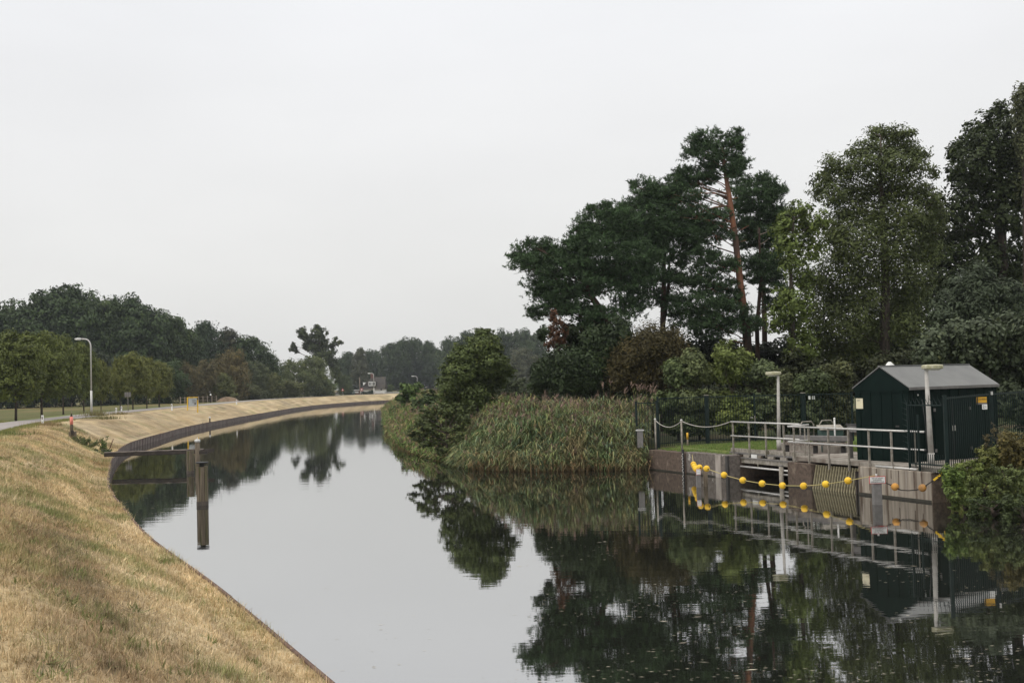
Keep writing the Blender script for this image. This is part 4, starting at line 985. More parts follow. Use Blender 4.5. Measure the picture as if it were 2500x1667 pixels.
def blob_tree(name, label, base, trunk, blobs, Y, colr, seed, kind='leaf', size=.13, asp=.5, cov=3.2, jit=.6, bark='bark', cat='tree', group=None, limb_r=.05, needles=9, gap=.33, droop=0, deep=1.0, extra=None, bark_top=None, limbs=True, per=16, shell=.55, grow=1.28):
    """tree whose crown is the listed foliage masses (place and half size in photo pixels) at the distance Y"""
    r = np.random.default_rng(seed); t = thing(name, label, cat, base, group=group)
    acc = Acc(); lm = MB(); tp = [np.array(p, float) for p in trunk[0]]; tr = trunk[1]
    if kind == 'pine': blobs = list(blobs) + [(b[0] + r.normal(0, .45) * b[2], b[1] + abs(r.normal(0, .5)) * b[3], b[2] * .6, b[3] * .6, r.uniform(-.3, 1.8)) for b in blobs if r.random() < .75]
    for b in blobs:
        dY = b[4] if len(b) > 4 else r.uniform(-jit, jit)
        c = P(b[0], b[1], Y + dY); R = grow * np.array([b[2] / F * Y, (b[2] + b[3]) / 2 / F * Y * deep, b[3] / F * Y])
        if kind != 'pine': R[2] *= 1.22; R[0] *= .96
        area = math.pi * R[0] * R[2]
        if kind == 'pine':
            n = int(cov * 4.0 * area / (size * size * .9)); acc.add(fill_pine(c, R, max(n, 20), size, r, needles))
        else:
            n = int(cov * 2.2 * area / (2 * size * size * asp)); acc.add(fill_leaf(c, R * .88, max(n, 30), size, asp, r, gap=gap, droop=droop, per=per, shell=shell))
        if limbs and len(tp) > 1:
            # a limb leaves the trunk below the mass it carries
            zs = np.array([p[2] for p in tp]); want = c[2] - abs(c[0] - tp[0][0]) * .35 - R[2] * .3
            want = np.clip(want, zs[0] + (zs[-1] - zs[0]) * .22, zs[-1] - .05); i = int(np.clip(np.searchsorted(zs, want) - 1, 0, len(tp) - 2))
            f = (want - zs[i]) / max(zs[i + 1] - zs[i], 1e-3); a = tp[i] + (tp[i + 1] - tp[i]) * f
            m1 = a + (c - a) * .45 + np.array([r.normal(0, .15), r.normal(0, .15), -.12 * np.linalg.norm(c - a) * .5 + .1])
            l = np.linalg.norm(c - a); rr = min(limb_r * (.5 + l * .16), tr[i] * .6)
            lm.tube([a, m1, c], [rr, rr * .65, rr * .22], 6, cap=False)
            for _ in range(3):
                e = c + r.normal(0, .5, 3) * R; lm.tube([m1 + (c - m1) * r.uniform(.2, .9), e], [rr * .35, rr * .1], 4, cap=False)
    if len(tp) > 1:
        MB().tube(tp, tr, 10).build('trunk', MT[bark], t)
    if lm.v: lm.build('branches', MT[bark_top or bark], t)
    if acc.V:
        me = acc.mesh('crown', t.location)
        o = link('crown', me, MT['needle' if kind == 'pine' else 'leaf'], t); o.color = (*colr, 1)
    return t
def ground_r(px, Y):
    p = P(px, 1000, Y); z = float(right_z(np.array([p[0]]), np.array([p[1]]))[0]); return np.array([p[0], p[1], max(z, .1) - .05])
def trunk_px(base, pts, radii):
    return [np.array(base)] + [P(a, b, Yd) for (a, b, Yd) in pts], radii

PINE = (0.046, 0.074, 0.034)
# the tall pine with the bare reddish trunk
Yp = 62.0
bA = ground_r(1836, Yp)
trA = trunk_px(bA, [(1822, 800, Yp), (1807, 691, Yp), (1796, 585, Yp), (1780, 478, Yp), (1768, 404, Yp), (1765, 360, Yp)], [.27, .23, .19, .165, .14, .10, .06])
pt = blob_tree('pine_tree', 'tallest pine with a bare reddish trunk and a tufted top', bA, trA, z6([
    (1250, 105, 105, 48), (1375, 125, 38, 66), (1185, 180, 80, 48), (1320, 220, 85, 48), (1215, 262, 60, 36), (1370, 295, 42, 34), (1150, 130, 45, 50, .5), (1385, 245, 38, 40),
    (1085, 305, 62, 36), (1010, 360, 62, 36), (1135, 345, 80, 36), (1200, 318, 55, 30), (1060, 420, 105, 38), (985, 430, 60, 36),
    (1165, 540, 100, 45), (1250, 560, 62, 42), (1230, 640, 90, 45), (1120, 650, 85, 38),
    (1180, 770, 80, 36), (1255, 835, 95, 45), (1165, 880, 70, 36), (1230, 960, 125, 45), (1175, 1065, 125, 52), (1300, 1100, 110, 55), (1250, 1180, 120, 45), (1400, 1170, 85, 42), (1330, 1010, 60, 36)]),
    Yp, PINE, 101, 'pine', size=.17, cov=1.0, bark='pine_bark', limb_r=.05, grow=1.42, group='old pines behind the lawn')
for k, (s, e) in enumerate([((1335, 435), (1160, 408)), ((1340, 480), (1150, 528)), ((1345, 565), (1285, 580)), ((1350, 440), (1380, 432)), ((1375, 630), (1445, 595)), ((1380, 690), (1430, 680))]):
    a = P(1220 + s[0] / 2.376, 300 + s[1] / 2.376, Yp); b = P(1220 + e[0] / 2.376, 300 + e[1] / 2.376, Yp - .4)
    MB().tube([a, (a + b) / 2 + (0, 0, .12 if k < 2 else -.03), b], [.07, .05, .02] if k < 2 else [.03, .02, .01], 6).build('bare_branch', MT['pine_bark'], pt)
lowp = trA[0][:3]; MB().tube([lowp[0], lowp[1], lowp[1] * .45 + lowp[2] * .55], [.275, .234, .207], 10).build('lower_bark', MT['pine_bark_low'], pt)
# slim pine with a dead top
Yb = 63.5; bB = ground_r(1853, Yb)
trB = trunk_px(bB, [(1848, 800, Yb), (1858, 680, Yb), (1854, 590, Yb), (1854, 556, Yb)], [.15, .12, .09, .065, .035])
pb = blob_tree('pine_tree', 'slim pine with a broken dead top beside the tallest pine', bB, trB, z6([
    (1450, 820, 72, 42), (1530, 800, 85, 46), (1560, 880, 75, 36), (1600, 960, 65, 36), (1575, 1060, 55, 36), (1480, 900, 60, 30), (1630, 860, 50, 50)]), Yb, PINE, 102, 'pine', size=.17, cov=1.1, bark='pine_bark_low', bark_top='pine_bark_low', group='old pines behind the lawn')
for s, e in [((1505, 650), (1570, 618)), ((1510, 705), (1562, 670)), ((1500, 640), (1498, 600)), ((1500, 1180), (1555, 1130)), ((1490, 1100), (1540, 1070)), ((1470, 1230), (1420, 1260))]:
    a = P(1220 + s[0] / 2.376, 300 + s[1] / 2.376, Yb); b = P(1220 + e[0] / 2.376, 300 + e[1] / 2.376, Yb - .3)
    MB().tube([a, (a + b) / 2 + (0, 0, -.05), b], [.035, .025, .008], 5).build('dead_branch', MT['deadwood'], pb)
# right-hand pine crown behind
Ye = 67.0; bE = ground_r(1868, Ye)
blob_tree('pine_tree', 'broad dark pine behind the slim pine on its right', bE, trunk_px(bE, [(1866, 760, Ye), (1860, 600, Ye), (1850, 470, Ye)], [.18, .15, .12, .05]), z6([
    (1450, 365, 72, 42), (1545, 370, 70, 52), (1610, 400, 35, 40), (1470, 445, 105, 55), (1580, 450, 48, 52), (1480, 540, 115, 48), (1565, 530, 65, 46), (1440, 605, 55, 36), (1600, 600, 55, 50), (1500, 640, 90, 45), (1430, 700, 50, 36), (1590, 700, 60, 50)]),
    Ye, PINE, 103, 'pine', size=.18, cov=1.0, bark='pine_bark_low', grow=1.45, group='old pines behind the lawn')
# middle pine
Yc = 63.0; bC = ground_r(1618, Yc)
trC = trunk_px(bC, [(1618, 790, Yc), (1621, 680, Yc), (1620, 580, Yc), (1612, 480, Yc)], [.17, .15, .13, .09, .04])
pc = blob_tree('pine_tree', 'middle pine with a dark forked trunk in the pine group', bC, trC, z6([
    (850, 385, 58, 50), (905, 430, 85, 55), (800, 490, 75, 36), (745, 478, 34, 18), (780, 360, 22, 26), (895, 535, 130, 55), (1020, 515, 105, 55), (860, 620, 120, 55), (1000, 620, 125, 60), (760, 560, 70, 45),
    (1000, 720, 110, 50), (900, 760, 85, 45), (1015, 815, 55, 34), (950, 900, 95, 40), (1065, 920, 62, 34), (880, 1000, 85, 42), (1010, 1040, 60, 36), (1080, 1130, 85, 45), (1090, 720, 60, 40), (820, 700, 80, 50)]),
    Yc, PINE, 104, 'pine', size=.17, cov=1.0, bark='pine_bark_low', grow=1.45, group='old pines behind the lawn')
MB().tube([P(1620, 790, Yc), P(1632, 700, Yc + .3), P(1636, 600, Yc + .5)], [.11, .09, .04], 8).build('second_trunk', MT['pine_bark_low'], pc)
# leaning left pine
Yd = 60.5; bD = ground_r(1500, Yd)
trD = trunk_px(bD, [(1490, 800, Yd), (1470, 762, Yd), (1436, 712, Yd), (1430, 640, Yd), (1445, 560, Yd)], [.24, .21, .19, .15, .11, .05])
pd = blob_tree('pine_tree', 'leaning pine at the left of the group reaching over the water side', bD, trD, z6([
    (115, 755, 55, 30), (175, 700, 22, 26), (235, 735, 75, 42), (150, 815, 72, 38), (270, 795, 95, 45), (345, 775, 50, 35), (620, 510, 80, 38), (555, 575, 75, 46), (535, 500, 22, 25), (665, 555, 85, 46), (480, 620, 52, 32), (440, 625, 22, 18), (560, 650, 105, 46), (445, 690, 58, 32), (600, 720, 140, 52),
    (720, 600, 72, 44), (720, 700, 95, 52), (430, 770, 85, 44), (520, 790, 140, 52), (380, 840, 120, 44), (280, 895, 90, 46), (400, 920, 150, 50), (620, 880, 130, 52), (235, 975, 52, 28), (350, 985, 110, 42), (720, 820, 105, 55), (800, 770, 95, 55), (560, 955, 120, 40), (770, 930, 80, 50),
    (240, 1105, 52, 28), (330, 1060, 85, 40), (430, 1085, 90, 42), (640, 1150, 90, 60), (760, 1060, 80, 55), (520, 1130, 60, 50), (820, 860, 80, 50)]),
    Yd, PINE, 105, 'pine', size=.17, cov=1.0, bark='pine_bark_low', grow=1.45, group='old pines behind the lawn')
# things growing under the pines
def shrub(label, blobs, Y, colr, seed, size=.11, asp=.55, cov=3.4, name='shrub', cat='shrub', kind='leaf', group=None, stems=4, jit=.7, gap=.3, droop=0, base_px=None, deep=1.0, per=16, grow=1.28, limbs=True):
    r = np.random.default_rng(seed); bx = base_px if base_px else float(np.mean([b[0] for b in blobs]))
    base = ground_r(bx, Y); top = P(bx, float(np.mean([b[1] for b in blobs])), Y)
    tr = ([base, base * .4 + top * .6, top], [.07, .05, .02])
    t = blob_tree(name, label, base, tr, blobs, Y, colr, seed, kind, size, asp, cov, jit, cat=cat, group=group, limb_r=.03, gap=gap, droop=droop, deep=deep, per=per, grow=grow, limbs=limbs)
    return t
shrub('dead rust-brown conifer under the left edge of the pines', z6([(310, 1120, 28, 36), (330, 1170, 34, 36), (300, 1215, 30, 36), (345, 1235, 44, 40), (295, 1280, 36, 36), (350, 1300, 46, 36), (380, 1190, 22, 30)]), 58.5, (0.085, 0.040, 0.020), 111, size=.09, asp=.4, cov=1.3, name='dead_conifer', cat='tree')
shrub('low dark green conifer at the foot of the leaning pine', z6([(250, 1220, 40, 30), (300, 1420, 95, 75), (230, 1490, 70, 55), (400, 1380, 110, 80), (520, 1420, 110, 90), (420, 1480, 140, 70), (620, 1330, 90, 90), (560, 1250, 90, 70), (700, 1240, 90, 90)]), 57.5, (0.030, 0.046, 0.018), 112, .11, .4, 3.4, name='dark_conifer', cat='tree', droop=.3)
shrub('broad olive-brown bush in the middle below the pines', z6([(760, 1330, 95, 80), (880, 1270, 110, 90), (1000, 1290, 90, 80), (830, 1420, 130, 90), (960, 1420, 130, 95), (700, 1440, 80, 80), (1060, 1400, 70, 80)]), 57.0, (0.060, 0.050, 0.019), 113, size=.085, asp=.35, cov=3.2, name='olive_bush', droop=.25)
shrub('dark laurel thicket directly below the leaning pine', z6([(420, 1240, 110, 70), (520, 1300, 110, 80), (640, 1260, 100, 80), (720, 1350, 100, 90), (600, 1420, 120, 90), (500, 1500, 140, 70), (760, 1480, 120, 80)]), 60.0, (0.022, 0.031, 0.012), 114, size=.14, cov=2.4, name='laurel_thicket')
shrub('dark holly thicket behind the trunk of the tallest pine', z6([(1120, 1320, 90, 70), (1220, 1290, 80, 70), (1300, 1350, 90, 80), (1420, 1330, 80, 60), (1530, 1340, 80, 50), (1650, 1330, 80, 60), (1200, 1420, 120, 80), (1380, 1430, 120, 80), (1560, 1420, 120, 70), (1680, 1450, 90, 70)]), 66.0, (0.022, 0.030, 0.016), 115, size=.15, cov=2.4, name='holly_thicket')
# hedge of brambles behind the back fence
hb = [(1650, 905, 40, 35, (.050, .066, .026), 'grey-green bramble bush behind the left part of the back fence', .09),
      (1705, 900, 45, 40, (.060, .072, .030), 'dense bramble bush left of the gate behind the fence', .09),
      (1785, 880, 48, 48, (.085, .105, .030), 'yellowing light green bush with orange leaves behind the gate', .085),
      (1850, 915, 45, 32, (.062, .078, .036), 'grey-green bush behind the right gate leaf', .09),
      (1915, 935, 45, 26, (.070, .078, .038), 'low pale bush behind the lamp on the lawn', .085),
      (1985, 930, 45, 38, (.040, .052, .022), 'dark bush between the lamp and the shed', .09),
      (2040, 925, 38, 42, (.045, .050, .022), 'brownish bush beside the left end of the shed', .09)]
for i, (px, py, rx, ry, c_, lab, sz) in enumerate(hb):
    r = np.random.default_rng(300 + i); bs = [(px + r.uniform(-.5, .5) * rx, py + r.uniform(-.6, .6) * ry, rx * .6, ry * .55) for _ in range(6)]
    bs += [(px + r.uniform(-.8, .8) * rx, 985 + r.uniform(-12, 12), rx * .65, 22) for _ in range(4)] + [(px + r.uniform(-.9, .9) * rx, 1025 + r.uniform(-12, 8), rx * .6, 24) for _ in range(5)]
    shrub(lab, bs, 54.0 + r.uniform(-.5, .6), tuple((1.7, 1.7, 1.45, 1.6, 1.6, 1.7, 1.7)[i] * v for v in c_), 320 + i, size=sz, cov=2.6, group='bushes behind the back fence')
# right-hand trees
Yh = 60.0; bH = ground_r(2158, Yh)
ASH = (0.074, 0.092, 0.030)
blob_tree('ash_tree', 'tall feathery ash tree behind the green shed', bH, trunk_px(bH, [(2160, 800, Yh), (2162, 690, Yh), (2158, 560, Yh), (2150, 430, Yh), (2150, 330, Yh)], [.33, .28, .24, .17, .09, .03]), z7([
    (585, 290, 55, 28), (660, 290, 70, 32), (730, 300, 50, 30), (540, 350, 55, 36), (480, 390, 50, 32), (640, 360, 100, 45), (740, 370, 60, 42), (800, 390, 45, 30), (360, 440, 50, 40), (330, 500, 50, 36), (420, 480, 70, 50), (540, 440, 90, 55), (660, 450, 95, 60), (770, 450, 60, 45),
    (290, 570, 42, 36), (360, 590, 70, 45), (470, 570, 85, 55), (590, 560, 100, 65), (710, 560, 90, 60), (800, 560, 50, 42), (870, 480, 40, 22), (840, 610, 60, 42), (890, 620, 36, 26),
    (440, 690, 95, 70), (590, 690, 120, 80), (740, 700, 105, 75), (850, 720, 70, 60), (380, 800, 80, 70), (500, 830, 120, 90), (680, 830, 120, 95), (820, 850, 80, 70),
    (420, 960, 110, 85), (570, 980, 110, 90), (740, 980, 110, 85), (300, 1010, 70, 70), (380, 1100, 110, 80), (520, 1120, 100, 80), (720, 1110, 100, 80), (290, 1190, 90, 75), (430, 1230, 120, 80), (560, 1260, 60, 80), (720, 1230, 85, 70), (330, 1320, 100, 80), (470, 1360, 110, 80)]),
    Yh, ASH, 201, size=.105, asp=.36, cov=1.2, jit=1.2, grow=1.4, gap=.36, droop=.18, bark='bark')
Ym = 57.0; bM = ground_r(1935, Ym)
blob_tree('maple_tree', 'light yellow-green young tree between the pines and the ash', bM, trunk_px(bM, [(1935, 800, Ym), (1930, 650, Ym), (1938, 530, Ym)], [.14, .12, .09, .03]), z7([
    (215, 670, 60, 36), (150, 700, 50, 36), (120, 760, 55, 45), (230, 740, 75, 55), (300, 720, 50, 50), (150, 840, 70, 55), (250, 850, 75, 60), (180, 930, 65, 50), (220, 1010, 70, 55), (130, 1090, 55, 45), (110, 1180, 62, 55), (200, 1130, 70, 60), (90, 1240, 40, 32), (180, 1230, 70, 55), (230, 1330, 70, 70), (160, 1330, 40, 40)]),
    Ym, (0.098, 0.130, 0.032), 202, size=.10, asp=.5, cov=1.5, jit=.8, gap=.36)
Yo = 66.0; bO = ground_r(2440, Yo)
blob_tree('oak_tree', 'massive dark oak at the right edge behind the shed', bO, trunk_px(bO, [(2440, 800, Yo), (2445, 650, Yo), (2440, 480, Yo), (2445, 350, Yo)], [.5, .45, .38, .25, .08]), z7([
    (1190, 185, 48, 46), (1130, 240, 60, 42), (1240, 250, 55, 50), (1060, 290, 48, 44), (1110, 330, 90, 60), (1210, 350, 90, 70), (1000, 380, 60, 50), (960, 400, 28, 38), (1080, 430, 95, 65), (1200, 470, 110, 75), (960, 500, 45, 40), (1040, 540, 90, 60), (1150, 590, 110, 70), (1270, 580, 70, 90), (1290, 420, 50, 80),
    (1010, 640, 75, 55), (940, 690, 60, 50), (1090, 700, 95, 55), (1220, 700, 90, 55), (880, 690, 50, 45), (830, 760, 70, 60), (930, 790, 90, 60), (1050, 790, 90, 50), (1300, 780, 45, 60), (1160, 870, 90, 50), (870, 880, 90, 70), (990, 900, 90, 65), (1270, 900, 80, 65), (1110, 950, 90, 60), (900, 1000, 90, 80), (820, 1080, 70, 80), (850, 1180, 90, 80), (740, 1320, 80, 90), (640, 1400, 80, 80), (980, 1060, 70, 60), (1300, 1000, 60, 90)]),
    Yo, (0.032, 0.044, 0.015), 203, size=.13, asp=.55, cov=1.5, jit=1.4, grow=1.4, gap=.33)
Yk = 64.0; bK = ground_r(2510, Yk)
blob_tree('birch_tree', 'drooping birch crown at the top right corner of the picture', bK, trunk_px(bK, [(2505, 700, Yk), (2500, 400, Yk), (2498, 240, Yk)], [.2, .16, .1, .03]), z7([
    (1285, 85, 32, 36), (1320, 120, 40, 60), (1275, 150, 34, 50), (1310, 230, 45, 60), (1345, 200, 60, 90), (1340, 350, 60, 100), (1350, 520, 70, 110), (1300, 330, 36, 60)]),
    Yk, (0.085, 0.095, 0.045), 204, size=.10, asp=.45, cov=1.6, jit=.6, droop=.5, gap=.4)
shrub('grey-green willow behind the right half of the shed', z7([(1080, 970, 65, 46), (1020, 1040, 80, 55), (1110, 1060, 80, 60), (960, 1120, 90, 60), (1080, 1140, 110, 70), (1230, 1070, 70, 55), (1280, 1120, 60, 70), (1190, 1160, 100, 60), (930, 1200, 80, 60), (1010, 1220, 90, 60)]), 52.0, (0.056, 0.073, 0.042), 211, size=.105, asp=.35, cov=2.4, name='willow_bush')
shrub('large-leaved hazel bush filling the space right of the shed', z7([(880, 1300, 95, 60), (990, 1290, 100, 70), (1100, 1270, 110, 65), (1220, 1260, 100, 70), (1310, 1280, 60, 80), (840, 1370, 70, 60), (960, 1390, 110, 70), (1090, 1370, 120, 80), (1220, 1380, 110, 80), (1310, 1400, 60, 90), (1190, 1480, 110, 80), (1290, 1520, 80, 90), (1240, 1600, 110, 80), (1310, 1660, 70, 80)]), 43.5, (0.060, 0.075, 0.042), 212, size=.095, asp=.62, cov=2.6, name='hazel_bush', jit=.9)
shrub('dark bush between the shed roof and the ash trunk', z7([(560, 1480, 60, 60), (420, 1480, 80, 60), (300, 1460, 80, 50), (640, 1440, 90, 60), (760, 1420, 90, 60), (180, 1420, 60, 50), (240, 1520, 90, 50), (400, 1560, 90, 50), (330, 1650, 110, 60)]), 56.0, (0.034, 0.040, 0.018), 213, size=.11, cov=2.6, name='dark_bush')
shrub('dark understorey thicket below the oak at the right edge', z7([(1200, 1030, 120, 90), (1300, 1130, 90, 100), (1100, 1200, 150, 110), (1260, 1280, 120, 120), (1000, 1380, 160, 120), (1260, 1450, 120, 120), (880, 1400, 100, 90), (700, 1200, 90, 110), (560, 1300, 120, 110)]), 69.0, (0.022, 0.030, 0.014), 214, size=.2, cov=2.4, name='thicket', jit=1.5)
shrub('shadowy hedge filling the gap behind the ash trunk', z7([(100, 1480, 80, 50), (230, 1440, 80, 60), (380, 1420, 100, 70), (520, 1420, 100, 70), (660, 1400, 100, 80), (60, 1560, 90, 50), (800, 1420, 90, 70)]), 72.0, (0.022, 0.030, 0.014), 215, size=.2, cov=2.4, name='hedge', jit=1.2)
# brambles over the right bank
r_ = np.random.default_rng(77)
br = [(2325, 1172, 24, 30, 31.9, (.062, .090, .022), 'grassy green tuft next to the abutment corner'), (2375, 1152, 34, 24, 32.0, (.085, .105, .028), 'light green bramble below the middle of the right fence'),
      (2430, 1125, 34, 32, 32.2, (.095, .102, .030), 'yellowish bramble below the warning sign'), (2485, 1105, 36, 40, 31.8, (.105, .088, .030), 'orange tinged bramble top at the right edge of the bank'),
      (2350, 1215, 34, 22, 31.4, (.072, .098, .026), 'low bramble trailing to the water beside the abutment'), (2400, 1195, 40, 34, 31.0, (.068, .086, .026), 'dark leafy bramble in the middle of the right bank'),
      (2460, 1180, 42, 40, 30.4, (.066, .082, .028), 'dense bramble in the right corner of the bank'), (2420, 1240, 44, 24, 30.0, (.036, .050, .018), 'dark bramble hanging over the water'),
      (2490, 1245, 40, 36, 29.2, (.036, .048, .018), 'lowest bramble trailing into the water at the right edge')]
for i, (px, py, rx, ry, Yr, c_, lab) in enumerate(br):
    bs = [(px + (u - 1.5) * rx * .52 + r_.normal(0, 3), py + (w - 1) * ry * .62 + r_.normal(0, 3), rx * .40, ry * .40) for u in range(4) for w in range(3)]
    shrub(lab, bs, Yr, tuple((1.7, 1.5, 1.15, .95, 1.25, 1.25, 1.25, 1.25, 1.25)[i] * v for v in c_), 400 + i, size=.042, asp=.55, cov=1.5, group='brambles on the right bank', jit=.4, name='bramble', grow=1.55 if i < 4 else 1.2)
n = 9000; gx_ = rng.uniform(11.9, 17.5, n); gy_ = rng.uniform(27.5, 35.0, n); gd_ = sdist(gx_, gy_); la_, lb_ = (gx_ - O[0]) * UA[0] + (gy_ - O[1]) * UA[1], (gx_ - O[0]) * VB[0] + (gy_ - O[1]) * VB[1]
ok = (gd_ > .1) & (la_ > 17.1); gx_, gy_ = gx_[ok], gy_[ok]; n = len(gx_)
gc = mixc(np.tile(np.array([0.115, 0.16, 0.04]), (n, 1)), np.array([0.24, 0.21, 0.085]), rng.random(n) ** 1.5)
tag(link('bank_grass', grass_mesh('bank_grass', np.stack([gx_, gy_, right_z(gx_, gy_) - .03], 1), rng.uniform(.25, .75, n), rng.uniform(.008, .016, n), gc, .45, 14), MT['blade']), 'yellow-green long grass on the right bank below the fence', 'grass', kind='stuff')
shrub('tall brownish weeds in front of the right end of the shed', [(2412, 1075, 14, 22), (2425, 1050, 10, 18), (2440, 1070, 14, 22), (2455, 1050, 12, 14), (2405, 1095, 16, 20), (2470, 1075, 18, 20)], 32.6, (0.085, 0.070, 0.035), 410, size=.035, asp=.35, cov=.45, name='weeds', cat='plant', jit=.3, grow=.95, limbs=False)

# alder bush at the water left of the reeds
bush = z3([(1080, 200, 60, 36), (1150, 215, 40, 40), (1110, 250, 90, 50), (1000, 300, 70, 50), (1170, 300, 80, 55), (1080, 340, 100, 60), (850, 370, 50, 40), (930, 400, 80, 60), (1110, 430, 110, 65), (1230, 390, 55, 50), (830, 480, 80, 60), (980, 510, 110, 65), (1180, 500, 100, 60), (1290, 500, 60, 45), (750, 560, 60, 40), (880, 590, 110, 65), (1060, 600, 120, 65), (1230, 600, 100, 55), (1340, 590, 70, 36),
          (760, 660, 90, 55), (920, 690, 110, 65), (1100, 700, 110, 70), (1240, 690, 80, 50), (740, 760, 80, 50), (860, 780, 100, 60), (1010, 800, 110, 70), (1140, 790, 80, 55), (760, 860, 80, 55), (900, 880, 90, 60), (1030, 880, 70, 50)])
shrub('dark waterside scrub below the alder bush', z3([(620, 960, 80, 55), (740, 950, 90, 60), (870, 930, 80, 60), (970, 960, 60, 55), (660, 1060, 90, 50), (800, 1050, 90, 60), (910, 1040, 70, 55), (560, 1090, 70, 45), (740, 1140, 80, 40), (860, 1120, 70, 45), (430, 1160, 70, 32), (540, 1160, 70, 36), (640, 1170, 70, 34), (480, 1060, 60, 40), (530, 980, 60, 45), (560, 1260, 80, 40), (660, 1260, 80, 45), (780, 1250, 80, 45), (880, 1210, 70, 50), (700, 1330, 70, 32), (820, 1330, 70, 36), (900, 1300, 50, 40), (480, 1210, 70, 30)]), 56.6, (0.060, 0.076, 0.026), 501, size=.09, cov=1.9, name='willow_scrub', jit=1.2, base_px=1090)
shrub('rounded dark green alder bush at the waterside left of the reeds', bush, 60.5, (0.078, 0.102, 0.032), 500, size=.085, asp=.5, cov=2.0, name='alder_bush', cat='tree', base_px=1165, jit=1.4, grow=1.55)
# ------------------------------------------------------------------ reeds (uncountable)
def reeds(name, label, base, hgt, seed, colr, plume=.3, nl=6, wid=.014, leaf=.38):
    r = np.random.default_rng(seed); n = len(base); V = []; Fq = []; C = []; k = 0
    ln_ = r.normal(0, .13, (n, 2)) + 1.1 * np.stack([fbm(base[:, 0] * .8, base[:, 1] * .8, 81) - .5, fbm(base[:, 0] * .8 + 9, base[:, 1] * .8, 82) - .5], 1); top = base + np.stack([ln_[:, 0] * hgt, ln_[:, 1] * hgt, hgt], 1)
    def quad(a, b, wa, wb, th, ca, cb):
        nonlocal k
        w = np.stack([np.cos(th), np.sin(th), np.zeros(len(th))], 1)
        V.append(np.stack([a - w * wa[:, None], a + w * wa[:, None], b + w * wb[:, None], b - w * wb[:, None]], 1).reshape(-1, 3))
        Fq.append(np.arange(4 * len(a)).reshape(-1, 4) + k); k += 4 * len(a)
        C.append(np.stack([ca, ca, cb, cb], 1).reshape(-1, 3))
    th = r.uniform(-.6, .6, n); one = np.ones(n)
    dead = np.array([.20, .135, .07]); sc = mixc(colr * .8, dead, r.random(n) ** 3)
    quad(base, top, one * wid * .5, one * wid * .3, th, mixc(sc, dead, one * .6), sc)
    for j in range(nl):
        f = r.uniform(.22, .98, n); a = base + (top - base) * f[:, None]; ph = r.uniform(0, 2 * np.pi, n); L_ = leaf * r.uniform(.6, 1.3, n); up = r.uniform(.25, .9, n)
        d1 = np.stack([np.cos(ph) * .6, np.sin(ph) * .6, up], 1) * (L_ * .55)[:, None]; m = a + d1
        d2 = np.stack([np.cos(ph), np.sin(ph), -r.uniform(0.0, .9, n)], 1) * (L_ * .5)[:, None]; e_ = m + d2
        cl = colr * r.uniform(.6, 1.45, n)[:, None]; cl = mixc(cl, np.array([.27, .22, .10]), (r.random(n) < .12) * .8)
        t2 = ph + np.pi / 2
        quad(a, m, one * wid * .7, one * wid, t2, cl, cl); quad(m, e_, one * wid, one * .002, t2, cl, cl * 1.1)
    ip = np.where(r.random(n) < plume)[0]
    for j in range(10):
        a = top[ip] + np.stack([r.normal(0, .03, len(ip)), r.normal(0, .02, len(ip)), r.uniform(-.12, .10, len(ip))], 1)
        b = a + np.stack([r.normal(.03, .06, len(ip)), r.normal(0, .06, len(ip)), r.uniform(.03, .20, len(ip))], 1)
        cp = np.tile(np.array([.165, .115, .092]), (len(ip), 1)) * r.uniform(.7, 1.5, len(ip))[:, None]
        o = np.ones(len(ip)); quad(a, b, o * .018, o * .008, r.uniform(0, 3.1, len(ip)), cp, cp * 1.15)
    me = npmesh(name, np.concatenate(V), np.concatenate(Fq), {'Col': np.concatenate(C)})
    return tag(link(name, me, MT['blade']), label, 'reeds', kind='stuff')
def mixcol(n, r, cols, p): cols = np.array(cols); return cols[r.choice(len(cols), n, p=p)] * r.uniform(.75, 1.3, n)[:, None]
r = np.random.default_rng(900)
n = 8200
rx = r.uniform(-3.0, 6.4, n); ry = r.uniform(48.9, 57.5, n)
d_ = sdist(rx, ry); ok = (d_ > -0.35) & (d_ < np.where(ry > 56, 3.0, 6.5)) & ~((rx > 5.6) & (ry < 52)) & (rx < 6.1 - (ry > 53) * 0)
rx, ry, d_ = rx[ok], ry[ok], d_[ok]; n = len(rx)
rz_ = np.maximum(right_z(rx, ry), -.1)
rh = np.interp(d_, [-.4, .3, 1.5, 4], [.95, 1.35, 1.85, 2.15]) * r.uniform(.62, 1.08, n) * (.62 + .72 * fbm(rx * .9, ry * .9, 61)) * np.interp(rx, [-6, -3.2, -1.5, .5, 6], [.35, .55, .8, .96, 1.0])
cl = mixcol(n, r, [(.115, .145, .068), (.135, .160, .060), (.098, .135, .085), (.19, .185, .09)], [.36, .28, .24, .12])
cl = mixc(cl, np.array([.20, .165, .085]), (fbm(rx * .8, ry * 1.1, 83) - .54) * 4); cl = mixc(cl, np.array([.075, .12, .045]), (fbm(rx * 1.1 + 7, ry * 1.3, 84) - .52) * 5); rh = rh * .94
reeds('reed_bed', 'tall green reed bed with brownish plumes left of the quay', np.stack([rx, ry, rz_], 1), rh, 901, cl, plume=np.where(d_ > 1.6, .22, .07), wid=.016, leaf=.62, nl=8)
n = 900; rx = r.uniform(-2.6, 5.7, n); ry = r.uniform(48.6, 53, n); d_ = sdist(rx, ry); ok = (d_ > -.6) & (d_ < .25); rx, ry = rx[ok], ry[ok]; n = len(rx)
dc = mixcol(n, r, [(.20, .13, .065), (.27, .19, .10)], [.6, .4])
